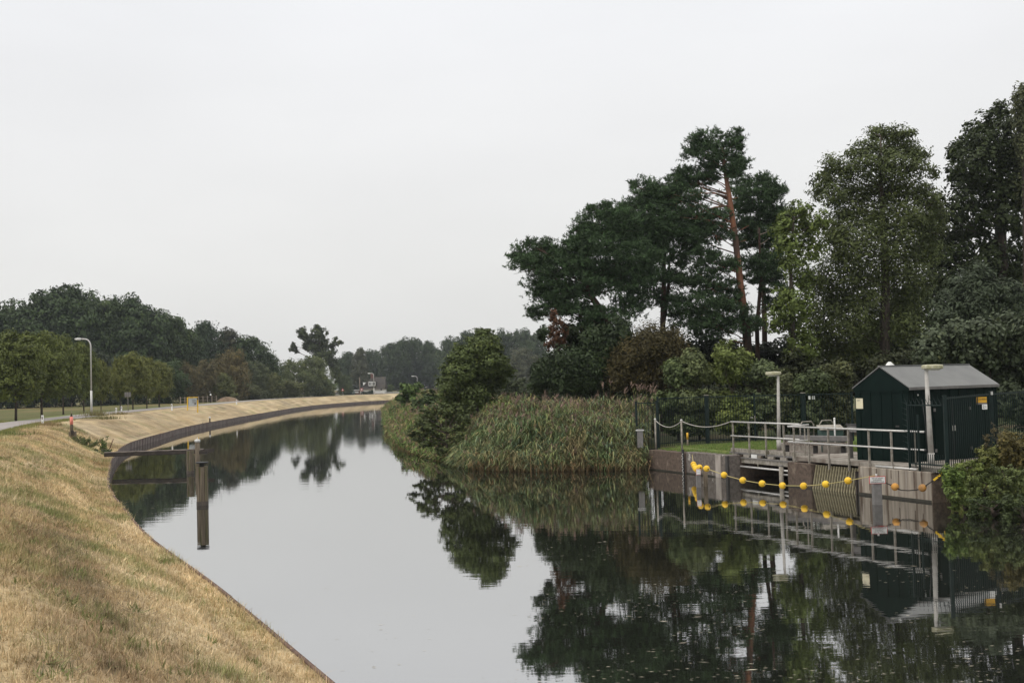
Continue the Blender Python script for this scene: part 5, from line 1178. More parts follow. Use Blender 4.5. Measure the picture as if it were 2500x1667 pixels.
reeds('dead_reeds', 'brown dead reed stalks at the water line of the reed bed', np.stack([rx, ry, np.full(n, -.05)], 1), r.uniform(.3, .9, n), 902, dc, plume=0, nl=4, leaf=.35)
# a few taller reeds standing above the rest
n = 14; px_ = r.uniform(1480, 1600, n); b0 = np.array([[P(p, 960, 52)[0], 52 + r.uniform(-1, 1), .8] for p in px_])
reeds('tall_reeds', 'few tall plumed reeds rising above the fence beside the reed bed', b0, r.uniform(2.3, 3.0, n), 903, mixcol(n, r, [(.12, .14, .05)], [1]), plume=1.0, nl=5)
# far right bank
n = 18000; yy = 52.5 + 150 * r.random(n) ** 1.5; xb = np.interp(yy, RIGHT[11:18, 1], RIGHT[11:18, 0]); xx = xb + r.uniform(-.4, 8, n)
d_ = sdist(xx, yy); ok = (d_ > -.2) & (d_ < 7.5); xx, yy, d_ = xx[ok], yy[ok], d_[ok]; n = len(xx)
hh = np.interp(yy, [52, 64, 70], [.38, .45, 1.0]) * np.interp(d_, [0, 1, 4], [.7, 1.2, 1.9]) * r.uniform(.5, 1.15, n) * (.65 + .7 * fbm(xx * .15, yy * .15, 60)); sc_ = np.clip(yy / 70, 1, 2.4)
cl = mixcol(n, r, [(.10, .15, .040), (.085, .125, .040), (.16, .15, .06), (.19, .14, .075)], [.42, .3, .16, .12])
reeds('bank_vegetation', 'rough green grass and reeds along the far right bank', np.stack([xx, yy, np.maximum(right_z(xx, yy), 0) - .02], 1), hh, 904, cl, plume=.12, nl=4, wid=.03, leaf=.5)
for i, (px, py, rx_, ry_, Y_, c_, lab) in enumerate([(1000, 960, 30, 22, 108, (.075, .115, .032), 'bright green shrub on the far right bank near the house'), (1035, 985, 36, 26, 90, (.055, .08, .028), 'low dark shrub left of the alder bush'), (975, 1000, 22, 20, 112, (.085, .11, .035), 'yellow-green shrub at the tip of the right bank')]):
    rr = np.random.default_rng(600 + i)
    shrub(lab, [(px + rr.uniform(-.7, .7) * rx_, py + rr.uniform(-.7, .7) * ry_, rx_ * .5, ry_ * .5) for _ in range(8)], Y_, c_, 610 + i, size=.16, cov=2.4, jit=1.0)

# ------------------------------------------------------------------ left side: wood, avenue, far trees
def crown_variant(seed, nb, env, lsize, n, br, gap=.3):
    """unit-height crown: foliage masses spread through an envelope (z -> half width)"""
    r = np.random.default_rng(seed); acc = Acc(); zs, ws = zip(*env)
    for i in range(nb):
        z = zs[0] + (zs[-1] - zs[0]) * (i + r.random()) / nb; w = np.interp(z, zs, ws); th = i * 2.4 + r.uniform(-.4, .4); q = w * (r.random() ** .45) * .8
        R = np.array([1, 1, .8]) * br * r.uniform(.75, 1.25) * (.55 + .45 * w / max(ws))
        c = np.array([math.cos(th) * q, math.sin(th) * q, z]); acc.add(fill_leaf(c, R, n // nb, lsize, .6, r, gap=gap, per=14))
    return acc.mesh('crown')
VAR = {
    'oak': [crown_variant(s, 34, [(.20, .26), (.40, .42), (.65, .44), (.85, .30), (.95, .14)], .019, 17000, .20) for s in (1, 2, 3)],
    'tall': [crown_variant(s, 26, [(.22, .16), (.45, .27), (.7, .24), (.95, .08)], .018, 13000, .16) for s in (4, 5)],
    'round': [crown_variant(s, 26, [(.06, .42), (.3, .58), (.6, .54), (.85, .30)], .02, 16000, .23, .26) for s in (6, 7)],
    'avenue': [crown_variant(s, 26, [(.31, .24), (.46, .40), (.66, .38), (.85, .26), (.94, .12)], .017, 16000, .19, .28) for s in (8, 9)],
}
def unit_trunk(seed):
    r = np.random.default_rng(seed); m = MB(); m.tube([(0, 0, -.02), (.004, 0, .2), (-.006, .006, .45), (.0, 0, .75)], [.022, .017, .013, .005], 8)
    for k in range(9):
        z = .26 + k * .05; th = k * 2.4; L_ = .3 - k * .018; m.tube([(0, 0, z), (math.cos(th) * L_ * .5, math.sin(th) * L_ * .5, z + .07), (math.cos(th) * L_, math.sin(th) * L_, z + .2)], [.009, .006, .002], 5, cap=False)
    me = m.mesh('trunk'); return me
TRK = unit_trunk(3)
def far_tree(label, px, top_py, wpx, Y, kind, colr, i, base_z=1.75, name='tree', group=None, rz=None, wk=None):
    b = P(px, 950, Y); x = b[0]; top = P(px, top_py, Y)[2]; h = (top - base_z) / .99
    me = VAR[kind][i % len(VAR[kind])]; ew = {'oak': .50, 'tall': .32, 'round': .66, 'avenue': .46}[kind]
    w = (wpx / F * Y) / ew
    t = thing(name, label, 'tree', (x, Y, base_z), rz if rz is not None else i * 1.7, group)
    o = link('crown', me, MT['leaf'], t); o.scale = (w, w, h); o.color = (*colr, 1)
    k = link('trunk', TRK, MT['bark'], t); k.scale = (min(w, h) * .9, min(w, h) * .9, h)
    return t
DK, MD, OL, BR, LT = (.038, .060, .021), (.050, .074, .025), (.066, .072, .024), (.098, .068, .026), (.07, .09, .03)
g1 = 'oak wood behind the meadow'
wood = [(-30, 745, 80, 205, 'oak', DK, 'edge oak of the wood cut by the left picture border'), (35, 748, 62, 215, 'oak', MD, 'low oak at the far left of the wood skyline'),
        (112, 716, 72, 205, 'oak', DK, 'big oak forming the left shoulder of the wood'), (178, 705, 72, 208, 'oak', DK, 'highest oak of the wood on the left'),
        (245, 728, 62, 212, 'oak', MD, 'oak just right of the highest one'), (303, 726, 56, 218, 'oak', DK, 'ragged oak with a pointed tuft in the wood'), (352, 752, 60, 214, 'oak', DK, 'broad oak in the middle of the wood slope'),
        (408, 768, 58, 218, 'oak', MD, 'oak where the wood skyline starts to drop'), (442, 800, 46, 222, 'oak', DK, 'smaller oak left of the dip in the wood'),
        (496, 790, 44, 236, 'oak', (.036, .056, .026), 'separate dark tree right of the wood dip'), (556, 806, 34, 246, 'tall', (.045, .047, .026), 'slim reddish topped pine between two oaks'), (612, 824, 44, 246, 'oak', DK, 'last dark oak at the right end of the wood'), (652, 866, 32, 250, 'oak', MD, 'small oak trailing off the wood to the right')]
for i, (px, py, w, Y_, k, c_, lab) in enumerate(wood): far_tree(lab, px, py, w * 1.4, Y_, k, c_, i, group=g1)
und = [(20, 850, 90, 190, 'round', DK), (120, 850, 90, 192, 'round', DK), (225, 845, 80, 190, 'round', (.034, .045, .022)), (310, 850, 70, 195, 'round', DK), (400, 870, 70, 196, 'round', DK)]
for i, (px, py, w, Y_, k, c_) in enumerate(und): far_tree(['dark understorey behind the left avenue trees', 'dark understorey under the highest oak', 'dark understorey right of the street lamp', 'dark understorey behind the second avenue group', 'dark understorey at the right flank of the wood'][i], px, py, w, Y_, k, c_, 40 + i, group='understorey of the wood')
sh_ = [(455, 878, 34, 205, 'round', (.066, .055, .024), 'rust-brown shrub at the foot of the wood'), (505, 870, 48, 212, 'round', (.070, .060, .027), 'brownish willow shrub behind the yellow sign'), (565, 846, 52, 222, 'round', (.078, .064, .026), 'tall autumn-brown tree behind the soil heap'), (540, 905, 50, 214, 'round', OL, 'olive shrub just behind the soil heap'),
       (628, 876, 40, 235, 'round', (.052, .062, .030), 'grey-green shrub right of the brown tree'), (655, 905, 48, 240, 'round', OL, 'olive bush above the middle of the bank'), (715, 872, 56, 262, 'round', (.058, .070, .026), 'round willow left of the lone tall tree'), (768, 862, 54, 268, 'round', (.062, .074, .028), 'largest round willow below the lone tall tree'), (700, 925, 55, 255, 'round', OL, 'low willow scrub along the top of the bank'),
       (600, 935, 60, 230, 'round', (.050, .056, .024), 'low scrub right of the soil heap'), (790, 920, 40, 272, 'round', MD, 'dark willow scrub left of the outbuilding'), (842, 912, 24, 330, 'round', (.045, .058, .024), 'rounded dark tree beside the outbuilding roof')]
for i, (px, py, w, Y_, k, c_, lab) in enumerate(sh_): far_tree(lab, px, py, w, Y_, k, tuple(1.5 * v for v in c_), 60 + i, name='willow', group='willow scrub along the bank')
# lone tall tree
Yl = 285.0; bL_ = np.array([P(782, 950, Yl)[0], Yl, 1.75])
blob_tree('lone_tree', 'lone tall tree with separate leafy clumps above the willows', bL_, trunk_px(bL_, [(784, 900, Yl), (782, 850, Yl), (778, 815, Yl)], [.6, .5, .35, .12]), z2([
    (1250, 210, 50, 42), (1230, 250, 36, 30), (1290, 270, 40, 32), (1390, 180, 46, 32), (1460, 215, 46, 36), (1400, 240, 60, 42), (1330, 310, 60, 42), (1440, 310, 75, 46), (1300, 360, 50, 36), (1390, 380, 80, 46), (1490, 370, 60, 40), (1570, 340, 50, 34), (1640, 320, 32, 20), (1590, 285, 26, 20), (1570, 400, 36, 28), (1500, 440, 70, 45), (1170, 350, 36, 26), (1150, 395, 36, 24), (1190, 410, 30, 22), (1540, 500, 60, 45), (1430, 460, 70, 40), (1580, 560, 55, 60), (1600, 660, 50, 70)]),
    Yl, (.052, .066, .026), 700, size=.30, asp=.6, cov=2.6, jit=1.5)
# avenue trees
av = [(38, 1031, 118, 812, 88), (101, 1024, 100, 814, 96), (154, 1014, 70, 822, 113), (204, 1010, 60, 838, 119), (246, 1009, 40, 880, 124), (293, 1004, 44, 872, 129), (324, 1002, 62, 862, 133), (358, 999, 52, 872, 139), (388, 994, 62, 884, 150)]
avl = ['nearest avenue tree at the left border with a broad olive crown', 'second avenue tree from the left border', 'third avenue tree, left of the street lamp', 'avenue tree standing next to the street lamp', 'slim avenue tree just right of the street lamp', 'avenue tree left of the road sign', 'avenue tree with the tallest light crown of the second group', 'slim avenue tree right of the road sign', 'last avenue tree at the right end of the row']
for i, (px, by_, w, ty, Y_) in enumerate(av):
    far_tree(avl[i], px, ty, w * .74, Y_, 'avenue', (.095, .115, .026) if i < 4 else (.120, .130, .032), i, base_z=1.82, name='avenue_tree', group='young trees along the road')
# far trees behind the house and the bend
fr = [(848, 862, 36, 420, 'oak', 'small far tree left of the pale tree behind the house'), (880, 852, 26, 400, 'tall', 'tall pale grey-green tree behind the house roof'), (912, 856, 34, 440, 'oak', 'far tree just right of the pale tree'), (955, 842, 40, 430, 'oak', 'far tree above the right end of the house roof'),
      (985, 830, 38, 440, 'oak', 'far oak with a broken outline right of the house'), (1018, 828, 38, 445, 'oak', 'highest far oak left of the alder bush'), (1050, 836, 36, 440, 'oak', 'far oak touching the left side of the alder bush'), (1100, 828, 40, 400, 'oak', 'far tree rising behind the left of the alder bush'),
      (1142, 811, 46, 395, 'oak', 'far rounded tree behind the top of the alder bush'), (1190, 808, 46, 400, 'oak', 'far tree right behind the alder bush top'), (1235, 810, 42, 405, 'oak', 'far tree left of the leaning pine'), (1275, 806, 42, 405, 'oak', 'far dark tree next to the leaning pine'), (1310, 818, 40, 400, 'oak', 'far tree half hidden by the leaning pine'), (1275, 842, 60, 330, 'round', 'lighter olive tree below the far tree line by the pines'), (1200, 880, 60, 300, 'round', 'pale far bush right of the alder bush'),
      (930, 900, 60, 450, 'round', 'far hedge directly behind the house'), (1000, 890, 60, 455, 'round', 'far dark hedge right of the house'), (1080, 880, 70, 450, 'round', 'far hedge behind the alder bush'), (860, 905, 40, 430, 'round', 'far hedge left of the house')]
for i, (px, py, w, Y_, k, lab) in enumerate(fr):
    far_tree(lab, px, py, w, Y_, k, (.072, .078, .042) if i in (1, 13) else ((.042, .062, .026) if k == 'oak' else (.042, .058, .024)), 90 + i, group='far trees behind the bend', name='far_tree')
far_tree('small light green bush at the right gable of the house', 953, 937, 12, 352, 'round', (.09, .12, .045), 120, name='garden_bush')
# tree belt far away beyond the pines that closes the horizon on the right
for i in range(9):
    far_tree(['far belt tree seen between the pine trunks at the left', 'far belt tree behind the olive bush', 'far belt tree behind the middle pine', 'far belt tree left of the tall pine trunk', 'far belt tree right of the tall pine trunk', 'far belt tree behind the light green tree', 'far belt tree behind the ash trunk', 'far belt tree behind the shed roof', 'far belt tree behind the oak'][i], 1380 + i * 135, 882 - (i % 3) * 6, 95, 190 + (i % 2) * 14, 'round', (.030, .040, .020), 140 + i, base_z=1.1, group='tree belt behind the compound', name='far_tree')

far_tree('low hedge bush right of the alder bush', 1250, 918, 70, 112, 'round', (.040, .052, .020), 179, base_z=.9, group='hedge behind the compound', name='hedge_bush')
for i in range(6):
    far_tree(['low hedge bush closing the gap below the leaning pine', 'low hedge bush behind the reeds and the olive bush', 'low hedge bush behind the left part of the back fence', 'low hedge bush behind the gate', 'low hedge bush behind the lawn lamp', 'low hedge bush left of the shed far behind'][i], 1340 + i * 115, 912 - (i % 2) * 8, 80, 104 + (i % 2) * 6, 'round', (.034, .044, .018), 180 + i, base_z=.9, group='hedge behind the compound', name='hedge_bush')
# ------------------------------------------------------------------ objects of the left bank
def street_lamp(label, base, h, out, side, r0=.085, r1=.05, sc=1.0):
    base = np.array(base); t = thing('street_lamp', label, 'street lamp', base, group='street lamps along the road')
    s = np.array(side, float)
    pts = [base + (0, 0, -.2), base + (0, 0, h * .32)]; MB().tube(pts, r0, 10).build('base_pole', MT['steel'], t)
    pts = [base + (0, 0, h * .32), base + (0, 0, h * .90)]
    for k in range(1, 7):
        x = math.pi / 2 * k / 6; pts.append(base + np.array([0, 0, h * .90]) + s * (out * .5 * (1 - math.cos(x))) + np.array([0, 0, h * .095 * math.sin(x)]))
    pts.append(pts[-1] + s * out * .3 + np.array([0, 0, .03]))
    MB().tube(pts, [r1 * 1.1] + [r1] * (len(pts) - 1), 10).build('mast', MT['steel'], t)
    e = pts[-1]; hd = e + s * .32 * sc
    MB().tube([e, e + s * .1 * sc, hd, hd + s * .3 * sc], [.05 * sc, .09 * sc, .11 * sc, .06 * sc], 10).build('head', MT['white_dull'], t)
    MB().box(hd - np.array([0, 0, .09 * sc]), (.4 * sc, .16 * sc, .05 * sc)).build('lamp_glass', MT['lamp_glass'], t)
p = W(223.5, 1013, 1.97); hl = P(222, 826, p[1])[2] - 1.97
street_lamp('tall grey street lamp with a curved arm beside the avenue trees', (p[0], p[1], 1.95), hl, 1.05, (-1, .0, 0), .10, .065)
p = P(913, 950, 322); street_lamp('small street lamp in front of the house roof', (p[0], p[1], 1.6), P(913, 911, 322)[2] - 1.6, 1.1, (-1, 0, 0), .12, .08, 1.3)
p = P(1019, 950, 335); street_lamp('far street lamp right of the house against the trees', (p[0], p[1], 1.6), P(1019, 918, 335)[2] - 1.6, 1.1, (-1, 0, 0), .12, .08, 1.3)

def delineator(label, px, top, bot, z, dark=True, side=1):
    b = W(px, bot, z); h = max(.55, (bot - top) / F * b[1]); t = thing('delineator_post', label, 'post', b, group='white road posts')
    MB().box(b + (0, 0, h / 2 - .05), (.13, .10, h + .1)).build('post', MT['white'], t, bevel=.012)
    MB().box(b + (0, -.055, h * .72), (.055, .012, h * .28)).build('reflector', MT['brick'], t)
delineator('nearest white road post at the left with a dark reflector', 104, 1013.5, 1037, 2.0)
delineator('white road post on the near verge right of the street lamp', 283.7, 996.5, 1010, 2.0)
delineator('white road post on the far verge right of the street lamp', 296.6, 992.4, 1004.6, 2.0)
delineator('white road post left of the yellow framed board', 419.5, 986, 1000, 2.0)
delineator('white road post on the bank crest below the soil heap', 577.5, 976, 985.5, 2.0)
b = W(512.4, 1030, .5); t = thing('hectometre_post', 'small white topped post at the sheet piling', 'post', b)
MB().box(b + (0, 0, .22), (.12, .12, .5)).build('shaft', MT['timber_dark'], t); MB().box(b + (0, 0, .52), (.17, .14, .16)).build('cap', MT['white'], t)
# old marker with a faded band
b = hitL(175, 1069); b[2] -= .03
t = thing('marker_pole', 'old timber marker pole with a faded pinkish red band on the bank', 'post', b)
MB().tube([b, b + (.0, 0, .78), b + (0, 0, 1.28)], [.10, .085, .07], 10).build('pole', MT['timber'], t)
MB().tube([b + (0, 0, .80), b + (0, 0, 1.25)], [.094, .088], 12).build('band', MT['pink'], t)
MB().tube([b + (0, 0, 1.28), b + (0, 0, 1.45)], [.07, .02], 8).build('tip', MT['timber_dark'], t)
MB().box(b + (.05, .02, .18), (.36, .3, .44)).build('foot_block', MT['timber'], t, bevel=.02); MB().box(b + (.1, -.15, .3), (.16, .03, .3)).build('cleat', MT['timber_dark'], t)
MB().tube([b + (0, 0, 1.4), b + (.01, 0, 1.75), b + (.05, 0, 2.05)], [.012, .01, .006], 5).build('dry_stalk', MT['deadwood'], t)
# yellow framed board
bl_ = hitL(458, 1000.5); Ys = bl_[1]; br_ = on_left(482, Ys + 1); t = thing('information_board', 'grey information board in a yellow frame on the bank', 'sign', bl_)
for q_ in (bl_, br_): MB().box((q_[0], q_[1], q_[2] + .6), (.11, .11, 1.7)).build('post', MT['yellow'], t)
tz = P(458, 970.5, Ys)[2]; q0 = np.array([bl_[0], bl_[1], tz]); q1 = np.array([br_[0], br_[1], tz])
MB().beam(q0, q1, .11, .11).build('top_bar', MT['yellow'], t)
pc_ = (q0 + q1) / 2 - (0, 0, .52); MB().beam(pc_ - (q1 - q0) * .40, pc_ + (q1 - q0) * .40, .04, .86).build('panel', MT['sign_print'], t)
for dx, dz, w_, h_ in ((-.3, .2, .14, .14), (.15, .25, .5, .06), (.0, .08, .9, .05), (.0, -.05, .9, .05), (.32, -.2, .2, .22)): MB().box(pc_ + (dx, -.05, dz), (w_, .012, h_)).build('print', MT['frame_grey'], t)
# back of a road sign
b = on_left(312, 118.0); t = thing('road_sign', 'back of a grey rectangular road sign on a thin pole', 'sign', b)
ts_ = P(311, 957, 118)[2]; MB().tube([b, (b[0], b[1], ts_)], .035, 8).build('pole', MT['steel_dull'], t); MB().box((b[0], b[1] - .05, ts_ - .25), (.66, .02, .5)).build('plate', MT['frame_grey'], t)
for dx in (-.2, .0, .2): MB().box((b[0] + dx, b[1] - .07, ts_ - .25), (.03, .02, .5)).build('stiffener', MT['steel_dull'], t)
# soil heap
Yq = 206.0; r = np.random.default_rng(33); cen = P(558, 978, Yq); Wd = 66 / F * Yq / 2; gn = 36
gx_, gy_ = np.meshgrid(np.linspace(-1, 1, gn), np.linspace(-1, 1, gn), indexing='ij'); rr = np.hypot(gx_, gy_)
hz_ = np.clip(1 - rr ** 1.5, -.1, 1) * (1.25 + .8 * (fbm(gx_ * 2 + 3, gy_ * 2, 71) - .5)) * (1 - .25 * gx_) + .25 * (fbm(gx_ * 5, gy_ * 5, 72) - .5) * (rr < .9) - .1
a = (np.arange(gn - 1)[:, None] * gn + np.arange(gn - 1)[None, :]).ravel()
o = link('soil_heap', npmesh('soil_heap', np.stack([cen[0] + gx_.ravel() * Wd, Yq + gy_.ravel() * Wd, 1.8 + hz_.ravel()], 1), np.stack([a, a + gn, a + gn + 1, a + 1], 1), smooth=True), MT['soil']); tag(o, 'brown soil heap beside the road in front of the willows', 'heap')
# paddock fence posts behind the board
t = thing('paddock_fence', 'thin post and wire fence left of the soil heap', 'fence', on_left(440, 190))
for i in range(9):
    b = on_left(440 + i * 11, 188 + i * 1.5); MB().box(b + (0, 0, .55), (.12, .12, 1.3)).build('post', MT['deadwood'], t)
for z in (.5, 1.0):
    a_, b_ = on_left(440, 188), on_left(528, 200); MB().beam(a_ + (0, 0, z), b_ + (0, 0, z), .03, .05).build('rail', MT['deadwood'], t)
t = thing('paddock_post', 'white topped post at the end of the paddock fence', 'post', on_left(514, 196)); b = on_left(514, 196)
MB().box(b + (0, 0, .6), (.14, .14, 1.3)).build('shaft', MT['timber_dark'], t); MB().sphere(b + (0, 0, 1.35), .16, 10, 6).build('cap', MT['white'], t)

# landing beam and piles
z_b = .70
bmL, bmR = np.array([-21.35, 59.4, z_b]), np.array([-16.3, 59.7, z_b + .03])
t = thing('landing_beam', 'dark timber beam reaching from the bank to the piles', 'beam', bmL)
MB().beam(bmL, bmR, .32, .20).build('beam', MT['timber_dark'], t, bevel=.02); MB().beam(bmL + (0, 0, .12), bmR + (0, 0, .12), .34, .035).build('plank', MT['timber_beam'], t)
MB().beam(bmR + (-.1, 0, .0), bmR + (.55, -.05, .05), .2, .18).build('end_block', MT['timber_dark'], t)
def pile(label, px, wy, top_py, wpx, mat='timber', capm=None, sides=10):
    b = W(px, wy, 0); z = P(px, top_py, b[1])[2]; r0 = wpx / F * b[1] / 2
    t = thing('mooring_pile', label, 'pile', b, group='timber piles by the left bank')
    rr = np.random.default_rng(int(px)); n = 7
    for k in range(n):                                 # bundle of staves
        a0, a1 = 2 * math.pi * k / n, 2 * math.pi * (k + 1) / n; g_ = .05
        po = [(b[0] + r0 * math.cos(a0 + g_), b[1] + r0 * math.sin(a0 + g_)), (b[0] + r0 * 1.03 * math.cos((a0 + a1) / 2), b[1] + r0 * 1.03 * math.sin((a0 + a1) / 2)), (b[0] + r0 * math.cos(a1 - g_), b[1] + r0 * math.sin(a1 - g_)), (b[0], b[1])]
        zz = z + rr.uniform(-.03, .02); m = MB().prism([(x, y, -.8) for x, y in po], (0, 0, zz + .8)); m.build('stave', MT[mat], t)
    MB().tube([(b[0], b[1], -.3), (b[0], b[1], .14)], r0 * 1.045, 16).build('wet_collar', MT['timber_dark'], t)
    return t, b, z, r0
t, b, z, r0 = pile('largest timber pile standing free in the water with a dark cap', 494.6, 1233, 1138, 27.5)
MB().tube([(b[0], b[1], z - .02), (b[0], b[1], z + .10)], .09, 10).build('bollard_neck', MT['black'], t); MB().tube([(b[0], b[1], z + .10), (b[0], b[1], z + .15)], r0 * 1.08, 16).build('bollard_plate', MT['black'], t)
t, b, z, r0 = pile('mossy square-cut pile at the end of the landing beam', 465, 1156, 1100, 18)
b = W(483, 1143, 0); t = thing('mooring_pile', 'slim dark pile with a white cap behind the beam end', 'pile', b, group='timber piles by the left bank'); z = P(483, 1072, b[1])[2]
MB().tube([(b[0], b[1], -.6), (b[0], b[1], z - .12)], [.15, .13], 10).build('shaft', MT['timber'], t); MB().tube([(b[0], b[1], z - .14), (b[0], b[1], z - .02), (b[0], b[1], z)], [.145, .145, .09], 12).build('cap', MT['white_dull'], t)
MB().tube([(b[0], b[1], z), (b[0], b[1], z + .1)], [.03, .012], 6).build('pin', MT['white_dull'], t)
MB().box((b[0] + .25, b[1], .8), (.5, .18, .16)).build('cross_piece', MT['timber_dark'], t)

# weeds on the bank
def weed(label, px, py, Y, h, n, colr, seed, name='weed', sz=.05):
    r = np.random.default_rng(seed); b = hitL(px, py); t = thing(name, label, 'plant', b, group='weeds on the left bank'); m = MB(); acc = Acc()
    for k in range(n):
        e = b + np.array([r.normal(0, .28), r.normal(0, .2), h * r.uniform(.45, 1.0)]); s0_ = b + np.array([r.normal(0, .1), r.normal(0, .1), 0]); m.tube([s0_, (s0_ + e) / 2 + r.normal(0, .03, 3), e], [.010, .008, .004], 4, cap=False)
        for j in range(16):
            c = s0_ + (e - s0_) * r.uniform(.1, 1.0); acc.add(fill_leaf(c, np.array([.09, .09, .06]), 5, sz, .4, r, per=5))
    m.build('stems', MT['deadwood'], t); o = link('leaves', acc.mesh('leaves', t.location), MT['leaf'], t); o.color = (*colr, 1)
weed('tall green weed at the root of the landing beam', 254, 1107, 58.6, 1.0, 8, (.075, .12, .03), 41)
weed('dark green bushy weed hanging over the bank edge by the beam', 262, 1114, 58.0, .45, 12, (.045, .075, .025), 42)
weed('low greenish weed left of the landing beam', 222, 1094, 61.0, .55, 8, (.10, .125, .045), 43)
weed('small weed farther left below the marker pole', 203, 1086, 64.0, .5, 8, (.10, .12, .045), 44)
weed('brown dry weed beside the marker pole foot', 190, 1078, 68.0, .4, 6, (.13, .10, .05), 45)
def grass_tuft(label, px, Y, n, h, spread, colr, seed):
    b = on_left(px, Y); rr = np.random.default_rng(seed); q_ = b + np.stack([rr.normal(0, spread, n), rr.normal(0, spread, n), np.full(n, -.03)], 1)
    cc_ = np.tile(np.array(colr), (n, 1)) * rr.uniform(.6, 1.4, n)[:, None]; me = grass_mesh('grass_tuft', q_ - b, h * rr.uniform(.4, 1, n), rr.uniform(.01, .022, n), cc_, .45, seed)
    tag(link('grass_tuft', me, MT['blade'], None, b), label, 'grass', 'grass tufts left by the mower', 'stuff')
grass_tuft('long grass tuft at the foot of the tall street lamp', 232, 98, 420, .75, .55, (.20, .175, .07), 46)
grass_tuft('dark grass tuft right below the street lamp', 248, 90, 420, .45, .7, (.13, .125, .05), 49)
grass_tuft('dry grass tuft at the nearest white road post', 108, 72, 420, .42, .5, (.22, .165, .085), 47)
grass_tuft('green grass tuft on the crest at the left border', 14, 56, 420, .3, .6, (.13, .155, .05), 48)
grass_tuft('grass tuft round the white post right of the street lamp', 287, 103, 320, .4, .5, (.19, .16, .075), 50)
tag(MB().tube([P(267.5, 1096, 60.5), P(277, 1071, 60.5)], [.025, .02], 6).build('stick', MT['brick']), 'thin reddish stick leaning out of the bank near the beam', 'stick')
def dead_tuft(label, px, py, Y, h, n, seed, name, spread=.15, lean=(0, 0)):
    r = np.random.default_rng(seed); b = hitL(px, py); m = MB()
    for k in range(n): e = b + np.array([r.normal(lean[0], spread), r.normal(lean[1], spread), h * r.uniform(.4, 1)]); m.tube([b + r.normal(0, .03, 3) * (1, 1, 0), (b + e) / 2 + r.normal(0, .02, 3), e], [.006, .005, .002], 4, cap=False)
    return tag(m.build(name, MT['deadwood']), label, 'plant')
dead_tuft('bare dead twig reaching over the water from the bank edge', 500, 1418, 19.6, .30, 9, 51, 'dead_twig', .1, (.12, 0))
dead_tuft('dry grass clump on the bank edge near the bottom', 690, 1566, 14.2, .28, 16, 52, 'grass_clump', .06)
dead_tuft('tiny dry clump on the sheet pile edge above the grass clump', 560, 1475, 17.3, .14, 12, 53, 'grass_clump', .06)
dead_tuft('second tiny clump beside the sheet pile cap at lower right', 722, 1596, 13.5, .12, 10, 54, 'grass_clump', .05)

# ------------------------------------------------------------------ house by the bend
Yh_ = 345.0
def hp(px, py, dY=0): return P(px, py, Yh_ + dY)
hs = thing('house', 'white house with a steep grey tiled roof by the river bend', 'house', hp(908, 962))
zb, ze, zr = 1.3, P(908, 949, Yh_)[2], P(908, 918.5, Yh_)[2] - .2
xl, xr = hp(880, 955)[0], hp(938, 955)[0]
MB().box(((xl + xr) / 2, Yh_ + 3.5, (zb + ze) / 2), (xr - xl, 7.0, ze - zb)).build('wall', MT['house_white'], hs)
rx0, rx1 = hp(906, 919)[0], hp(937, 919)[0]
m = MB(); v = [(xl - .5, Yh_ - .5, ze - .15), (xr + .3, Yh_ - .5, ze - .15), (xr + .3, Yh_ + 7.5, ze - .15), (xl - .5, Yh_ + 7.5, ze - .15), (rx0, Yh_ + 3.5, zr), (rx1 + .15, Yh_ + 3.5, zr)]
m._add(v, [(0, 1, 5, 4), (1, 2, 5), (2, 3, 4, 5), (3, 0, 4), (3, 2, 1, 0)]); rf_ = m.build('roof', MT['roof_tile'], hs)
sub(MB().box((hp(905, 915)[0], Yh_ + 3.5, zr + .3), (.85, .7, 1.6)), 'chimney', MT['brick'], rf_)
dx0, dx1 = hp(899, 940)[0], hp(917.5, 940)[0]; dz0, dz1 = P(900, 943.5, Yh_)[2], P(900, 930.5, Yh_)[2]
MB().box(((dx0 + dx1) / 2, Yh_ + 1.6, (dz0 + dz1) / 2), (dx1 - dx0, 3.0, dz1 - dz0)).build('dormer', MT['roof_tile'], hs)
for k in range(2):
    wx = dx0 + (dx1 - dx0) * (.27 + .46 * k); wf = MB().box((wx, Yh_ + .05, (dz0 + dz1) / 2), (.98, .12, 1.3)).build('window_frame', MT['white'], hs)
    for a_ in (-.2, .2): sub(MB().box((wx + a_, Yh_ - .02, (dz0 + dz1) / 2), (.26, .06, .9)), 'pane', MT['glass'], wf)
MB().prism([hp(886, 933.5), hp(893, 933.5), hp(887, 941)], (0, 1.2, 0)).build('side_gable', MT['white'], hs)
for px in (931,): MB().box((hp(px, 951)[0], Yh_ - .04, P(px, 951, Yh_)[2]), (.5, .08, .35)).build('window', MT['glass'], hs)
MB().box((hp(926, 960)[0], Yh_ - .15, 1.75), (2.6, .2, .5)).build('base_band', MT['render_pale'], hs)
ob = thing('outbuilding', 'low outbuilding with a dark hipped roof left of the house', 'building', hp(834, 965))
ox0, ox1 = hp(819, 960)[0], hp(848, 960)[0]; oz = P(834, 960.5, Yh_)[2]; ozr = P(840, 945, Yh_)[2]
MB().box(((ox0 + ox1) / 2, Yh_ + 2.5, (1.2 + oz) / 2), (ox1 - ox0, 5, oz - 1.2)).build('wall', MT['house_white'], ob)
m = MB(); v = [(ox0 - .3, Yh_ - .3, oz - .1), (ox1 + .3, Yh_ - .3, oz - .1), (ox1 + .3, Yh_ + 5.3, oz - .1), (ox0 - .3, Yh_ + 5.3, oz - .1), (ox0 + 1.4, Yh_ + 2.5, ozr), (ox1 - .1, Yh_ + 2.5, ozr)]
m._add(v, [(0, 1, 5, 4), (1, 2, 5), (2, 3, 4, 5), (3, 0, 4), (3, 2, 1, 0)]); m.build('roof', MT['roof_tile'], ob)
